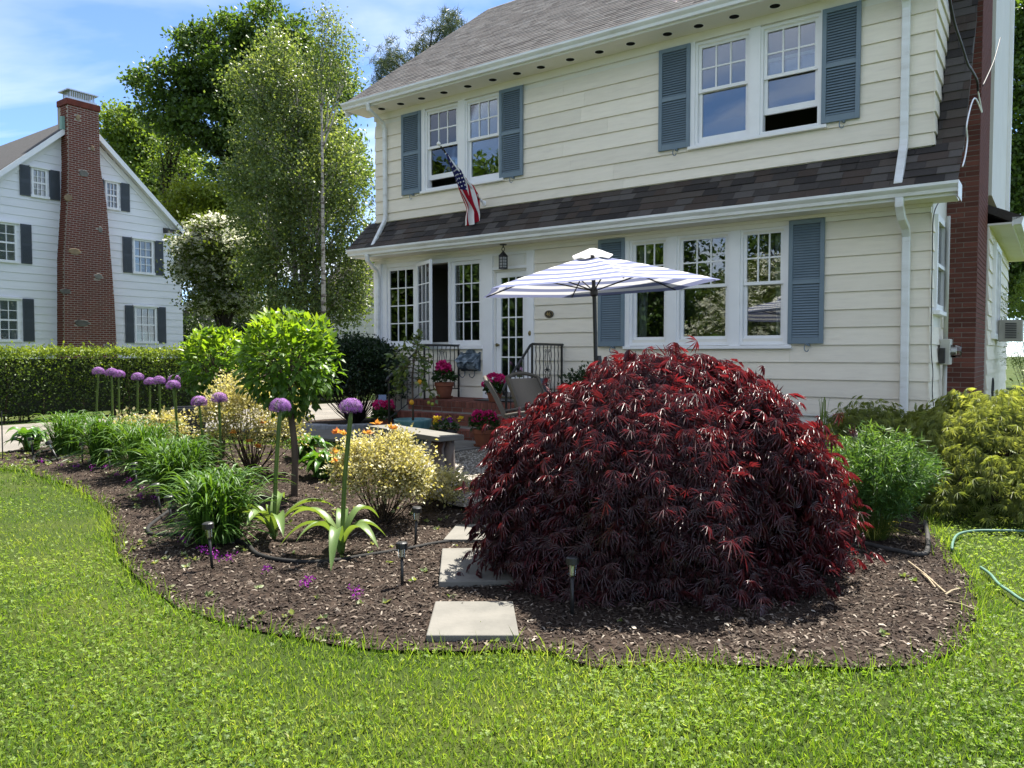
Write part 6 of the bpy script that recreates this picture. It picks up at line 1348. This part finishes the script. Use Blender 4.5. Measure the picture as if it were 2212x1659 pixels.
# ================================================================= TREES
def tree(name, label, pos, H, tr, blobs, n, leaf, mat, wood='bark', tmpl=LEAF2, cl=.35, per=22, up=.5, droop=0.0, shell=.5, limbs=2, lean=(0, 0), tint_hi=.45, group=None, multi=1):
    t = thing(name, label, 'tree', pos, 0, group); b = MB()
    for k in range(multi):
        ox, oy = (rng.normal(0, .35, 2) if multi > 1 else (0, 0)); top = (lean[0] + ox * 2, lean[1] + oy * 2, H * .86)
        q = smoothline([(ox * .3, oy * .3, -.1), (lean[0] * .2 + ox * .7, oy * .7, H * .25), (lean[0] * .6 + ox * 1.3, lean[1] * .6 + oy * 1.3, H * .55), top], 5); b.tube(q, [tr * (1 - .88 * i / (len(q) - 1)) for i in range(len(q))], 8)
    for bx, by, bz, rx, ry, rz in blobs:
        for k in range(limbs):
            z0 = max(.15 * H, bz - rz - rng.uniform(.5, 2.0)); f = z0 / H; s0 = Vector((lean[0] * f, lean[1] * f, z0)); dd = rnd_dirs(1, .3)[0] * .6; e = Vector((bx + dd[0] * rx, by + dd[1] * ry, bz + dd[2] * rz)); r0 = tr * .42 * (1 - .6 * f)
            q = smoothline([s0, s0.lerp(e, .5) + Vector((0, 0, -.1 * (e - s0).length * .3)), e], 4); b.tube(q, [r0 * (1 - .8 * i / (len(q) - 1)) for i in range(len(q))], 6)
            for m in range(7):
                d2 = rnd_dirs(1, .2)[0]; e2 = Vector((bx + d2[0] * rx * .95, by + d2[1] * ry * .95, bz + d2[2] * rz * .95)); b.tube([q[len(q) // 2 + m % 3], q[-1].lerp(e2, .5) + Vector(rng.normal(0, .1, 3)), e2], [r0 * .25, r0 * .15, .006], 4, cap=False)
    b.build('trunk', M[wood], t, smooth=True)
    vol = np.array([rx * ry * rz for _, _, _, rx, ry, rz in blobs]) ** (2 / 3); Ps, Os, Ts = [], [], []
    for (bx, by, bz, rx, ry, rz), w in zip(blobs, vol / vol.sum()):
        nc = max(4, int(n * w / per)); d = rnd_dirs(nc, .1); rr = shell + (1.08 - shell) * rng.random(nc) ** .6; C = np.array([bx, by, bz]) + d * np.array([rx, ry, rz]) * rr[:, None]
        P = np.repeat(C, per, 0) + rng.normal(0, cl, (nc * per, 3)) * np.array([1, 1, .55]); P[:, 2] -= droop * np.abs(rng.normal(0, .5, len(P)))
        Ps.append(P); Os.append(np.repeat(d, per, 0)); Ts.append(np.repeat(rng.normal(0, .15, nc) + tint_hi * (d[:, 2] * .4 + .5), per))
    P, O_, T = np.concatenate(Ps), np.concatenate(Os), np.concatenate(Ts); N = len(P)
    ld = unit(O_ * .5 + rng.normal(0, .8, (N, 3)) + np.array([0, 0, -droop])); nn = unit(np.array([0, 0, up]) + rng.normal(0, .6, (N, 3)) + O_ * .4)
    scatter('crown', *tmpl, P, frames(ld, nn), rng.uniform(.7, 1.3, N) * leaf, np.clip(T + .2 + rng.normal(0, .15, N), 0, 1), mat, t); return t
def blobs_px(base, Y, lst, dy=0.0):
    """crown lumps given as pixel centre and pixel radii at distance Y"""
    k = Y / FPX; out = []
    for x, y, rx, ry in lst:
        p = atY(x, y, Y); out.append((p.x - base.x, rng.normal(0, .25) * rx * k + dy, p.z - base.z, rx * k, rx * k * .9, ry * k))
    return out
def tpos(x, Y): p = atY(x, 765, Y); return Vector((p.x, p.y, .15))
Y = 36; b_ = tpos(590, Y)
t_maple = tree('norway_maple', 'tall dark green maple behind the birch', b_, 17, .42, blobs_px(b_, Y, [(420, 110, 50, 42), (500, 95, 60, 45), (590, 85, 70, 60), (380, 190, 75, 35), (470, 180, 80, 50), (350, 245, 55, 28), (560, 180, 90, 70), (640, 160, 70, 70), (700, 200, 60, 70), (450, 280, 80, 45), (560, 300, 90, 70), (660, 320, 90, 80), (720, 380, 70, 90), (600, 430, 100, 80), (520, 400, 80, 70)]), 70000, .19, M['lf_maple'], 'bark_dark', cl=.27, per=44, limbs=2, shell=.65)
Y = 23; b_ = tpos(660, Y)
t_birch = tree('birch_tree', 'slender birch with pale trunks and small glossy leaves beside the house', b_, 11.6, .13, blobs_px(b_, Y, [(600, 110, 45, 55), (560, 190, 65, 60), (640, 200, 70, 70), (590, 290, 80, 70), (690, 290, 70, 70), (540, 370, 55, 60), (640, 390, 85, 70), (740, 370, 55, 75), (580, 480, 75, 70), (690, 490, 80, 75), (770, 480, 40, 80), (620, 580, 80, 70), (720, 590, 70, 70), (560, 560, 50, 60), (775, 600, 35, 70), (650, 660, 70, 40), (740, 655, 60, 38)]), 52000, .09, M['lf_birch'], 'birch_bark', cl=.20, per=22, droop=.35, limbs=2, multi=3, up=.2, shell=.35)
# the thin leader of the birch against the sky
Y = 22; b_ = tpos(700, Y)
tree('birch_tree', 'birch with a bare thin top reaching highest beside the house roof', b_, 11.8, .10, blobs_px(b_, Y, [(705, 60, 28, 45), (690, 130, 30, 50), (735, 90, 25, 40), (700, 30, 22, 22), (720, 180, 40, 45), (745, 150, 25, 40)]), 3600, .075, M['lf_birch'], 'birch_bark', cl=.22, per=10, droop=.2, limbs=1, up=.2)
Y = 46; b_ = tpos(310, Y)
tree('light_maple', 'light green tree behind the white house gable', b_, 15, .3, blobs_px(b_, Y, [(275, 275, 45, 28), (250, 310, 40, 30), (300, 330, 45, 35), (270, 370, 45, 35), (320, 300, 40, 30), (340, 390, 50, 40), (300, 430, 60, 40), (370, 430, 50, 40), (405, 310, 35, 30), (400, 360, 30, 30)]), 20000, .22, M['lf_light'], cl=.45, per=22, limbs=2)
Y = 42; b_ = tpos(370, Y)
tree('bare_topped_tree', 'thin tree with bare dark twigs against bright sky behind the white house', b_, 14, .22, blobs_px(b_, Y, [(370, 330, 40, 50), (345, 380, 35, 45), (400, 380, 40, 50), (385, 300, 35, 35)]), 2500, .16, M['lf_light'], 'bark_dark', cl=.4, per=8, limbs=5)
Y = 33; b_ = tpos(475, Y)
tree('lime_green_tree', 'bright yellow green tree between the white house and birch', b_, 8.5, .2, blobs_px(b_, Y, [(440, 430, 55, 28), (500, 440, 60, 32), (420, 480, 50, 30), (480, 490, 70, 35), (540, 500, 50, 40), (430, 540, 50, 35), (520, 560, 60, 40)]), 20000, .15, M['lf_lime'], cl=.32, per=22)
Y = 26; b_ = tpos(490, Y)
bl_dog = blobs_px(b_, Y, [(470, 500, 45, 28), (440, 540, 45, 28), (500, 540, 50, 30), (430, 590, 42, 30), (480, 600, 55, 32), (535, 590, 40, 30), (460, 650, 50, 28), (520, 650, 45, 26)])
tree('dogwood', 'flowering dogwood with tiers of creamy white blooms', b_, 5.6, .14, bl_dog, 15000, .11, M['lf_dog'], 'bark_dark', cl=.25, per=20)
bo = [o for o in COL.objects if o.name.startswith('dogwood')][0]
def blooms(parent, blobs, n, size):
    Ps = []
    for bx, by, bz, rx, ry, rz in blobs:
        nc = n // len(blobs) // 9; d = rnd_dirs(nc, .5); C = np.array([bx, by, bz]) + d * np.array([rx, ry, rz]) * rng.uniform(.8, 1.12, nc)[:, None]; Ps.append(np.repeat(C, 9, 0) + rng.normal(0, .16, (nc * 9, 3)) * np.array([1, 1, .35]))
    P = np.concatenate(Ps); N = len(P); FL4 = ([(0, 0, 0)] + [q for i in range(4) for q in ((math.cos(i * 1.5708 - .5) * .75, math.sin(i * 1.5708 - .5) * .75, .1), (math.cos(i * 1.5708 + .5) * .75, math.sin(i * 1.5708 + .5) * .75, .1))], [(0, 1 + 2 * i, 2 + 2 * i) for i in range(4)])
    return scatter('blossom', *FL4, P, frames(np.stack([rng.normal(size=N), rng.normal(size=N), np.zeros(N)], 1), rnd_dirs(N, 1.6)), rng.uniform(.7, 1.2, N) * size, rng.random(N), M['petal_white'], parent)
blooms(bo, bl_dog, 7000, .11)
# pine behind the roof
Y = 46; b_ = tpos(905, Y)
NEED = ([(-.05, 0, 0), (.05, 0, 0), (0, 1, 0), (0, 0, .05)], [(0, 1, 2), (0, 3, 2)])
t = thing('pine_tree', 'sparse pine standing behind the tan roof', 'tree', b_); b = MB(); Hh = atY(960, 45, Y).z; tx = atY(930, 45, Y).x - b_.x; b.tube([(0, 0, 0), (tx * .5, 0, Hh * .5), (tx, 0, Hh * .93)], [.35, .22, .05], 7); CP = []
for px2, py2 in ((955, 50), (975, 62), (935, 70), (985, 50), (960, 85), (920, 95), (945, 100), (900, 130), (890, 115), (870, 145), (855, 160), (835, 125), (845, 110), (925, 120), (880, 165), (815, 160), (860, 130), (905, 155), (820, 140), (910, 80), (850, 190), (830, 180), (990, 80), (970, 100)):
    e = atY(px2, py2, Y) - b_; e.y = rng.uniform(-1.0, 1.0); s0 = Vector((tx * .8, 0, min(Hh * .9, e.z - .5))); b.tube([s0.lerp(Vector((tx * .5, 0, e.z - 2.2)), .7), s0.lerp(e, .7) + Vector((0, 0, -.3)), e], [.09, .05, .02], 5)
    for k in range(14): CP.append(np.array(e) + rng.normal(0, .38, 3))
for k in range(220): f = rng.uniform(.45, .85); a = rng.uniform(0, 6.28); CP.append(np.array([tx * f + 3.2 * (1 - f) * 2 * math.cos(a), 3.2 * (1 - f) * 2 * math.sin(a), Hh * f]))
b.build('trunk', M['bark_dark'], t, smooth=True); CP = np.repeat(np.array(CP), 26, 0); n = len(CP); dd = rnd_dirs(n, .3); scatter('needles', *NEED, CP + rng.normal(0, .10, (n, 3)), frames(dd, rnd_dirs(n)), rng.uniform(.22, .42, n), rng.random(n), M['lf_pine'], t)
# trees to the right of the house
Y = 30; b_ = tpos(2290, Y)
tree('shade_tree', 'large leafy tree beyond the rear wing', b_, 17, .4, blobs_px(b_, Y, [(2200, 40, 60, 70), (2260, 100, 80, 80), (2190, 170, 50, 70), (2210, 270, 55, 70), (2260, 330, 80, 90), (2190, 390, 45, 70), (2210, 480, 55, 70), (2270, 520, 80, 90), (2195, 560, 45, 60), (2220, 640, 60, 50)]), 30000, .19, M['lf_maple'], 'bark_dark', cl=.38, per=24)
# low dark growth that closes the view under the trees
for i, (x, Y, w, h) in enumerate(((440, 40, 90, 60), (560, 38, 90, 70), (650, 36, 80, 60), (800, 40, 70, 80), (720, 42, 70, 70))):
    b_ = tpos(x, Y); k = Y / FPX; bush('far_shrub', ('dark far shrub beside the garage', 'dark far shrub under the dogwood', 'dark far shrub below the birch', 'dark far shrub behind the house corner', 'dark far shrub beside the far white building')[i], 'shrub', b_, w * k, w * k * .7, h * k + 1.8, 3200, .18, M['lf_dark'], 50, .35, group='dark shrubs beyond the driveway')
# trees across the garden, seen mirrored in the windows
def copy_tree(src, loc, label, sc, rz):
    r_ = src.copy(); COL.objects.link(r_); r_.location = loc; r_['label'] = label; r_.scale = (sc, sc, sc); r_.rotation_euler = (0, 0, rz)
    for ch in list(src.children): c = ch.copy(); COL.objects.link(c); c.parent = r_
    return r_
gb_ = [(0, 0, 2.2, 3.2, 3.2, 2.2), (1.5, 1, 4.5, 3.0, 3.0, 2.2), (-1.6, -1, 5.0, 3.0, 2.8, 2.2), (0, .5, 7.4, 2.8, 2.8, 2.2), (-.5, 0, 9.2, 1.8, 1.8, 1.4), (2.6, -1.5, 2.0, 2.2, 2.2, 1.8), (-2.8, 1.2, 2.2, 2.3, 2.3, 1.8)]
t_gard = tree('garden_maple', 'dense dark tree across the garden mirrored in the front door', Vector((-20, 6.5, 0)), 10, .3, gb_, 22000, .26, M['lf_maple'], 'bark_dark', cl=.4, per=24, group='trees mirrored in the windows')
for lx, ly, sc_, lab in ((-25, 13, 1.35, 'tall dense tree mirrored in the sunroom windows'), (-21, 11.5, 1.0, 'dense tree mirrored beside the door panes'), (-17.5, 1.0, .85, 'dense tree mirrored in the triple window'), (-15, -4.5, .8, 'dense tree mirrored in the end of the triple window'), (-23, .5, 1.0, 'broad tree mirrored above the dogwood'), (-12, -10, .9, 'dense tree behind the lawn mirrored near the corner')):
    copy_tree(t_gard, (lx, ly, 0), lab, sc_, rng.uniform(0, 6))
bl2 = [(0, 0, 3.6, 1.8, 1.8, .8), (1.2, .6, 2.8, 1.5, 1.5, .7), (-1.2, -.5, 2.9, 1.6, 1.5, .7), (.3, -1, 4.3, 1.2, 1.2, .6), (-.4, .9, 2.2, 1.5, 1.3, .6)]
p_ = Vector((-9.5, 1.2, 0)); tree('dogwood', 'white flowering dogwood across the lawn mirrored in the triple window', p_, 4.8, .14, bl2, 6000, .11, M['lf_dog'], 'bark_dark', cl=.25, per=20)
blooms([o for o in COL.objects if o.name.startswith('dogwood')][-1], bl2, 2600, .10)
import OpenImageIO as o,numpy as np
im=o.ImageBuf('/workdir/render_main.png').get_pixels(o.FLOAT)[:,:,:3]*255
S=im.shape[0]/768
for n,x,y in(('facade up',600,140),('facade low',850,300),('sky TL',50,30),('sky',100,70),('sky r',420,20),('grass front',320,690),('grass left',60,560),('stone',470,620),('shutter',845,60),('birch',300,150),('maple tree',180,60),('mulch lit',300,620),('hyd',295,335),('neigh wall',30,260),('roof',560,40),('apron',700,205),('hedge',60,380),('pieris',390,470),('white trim',665,240)):
    p=im[int(y*S)-2:int(y*S)+3,int(x*S)-2:int(x*S)+3].reshape(-1,3);print(n,p.mean(0).round(),p.std(0).round())
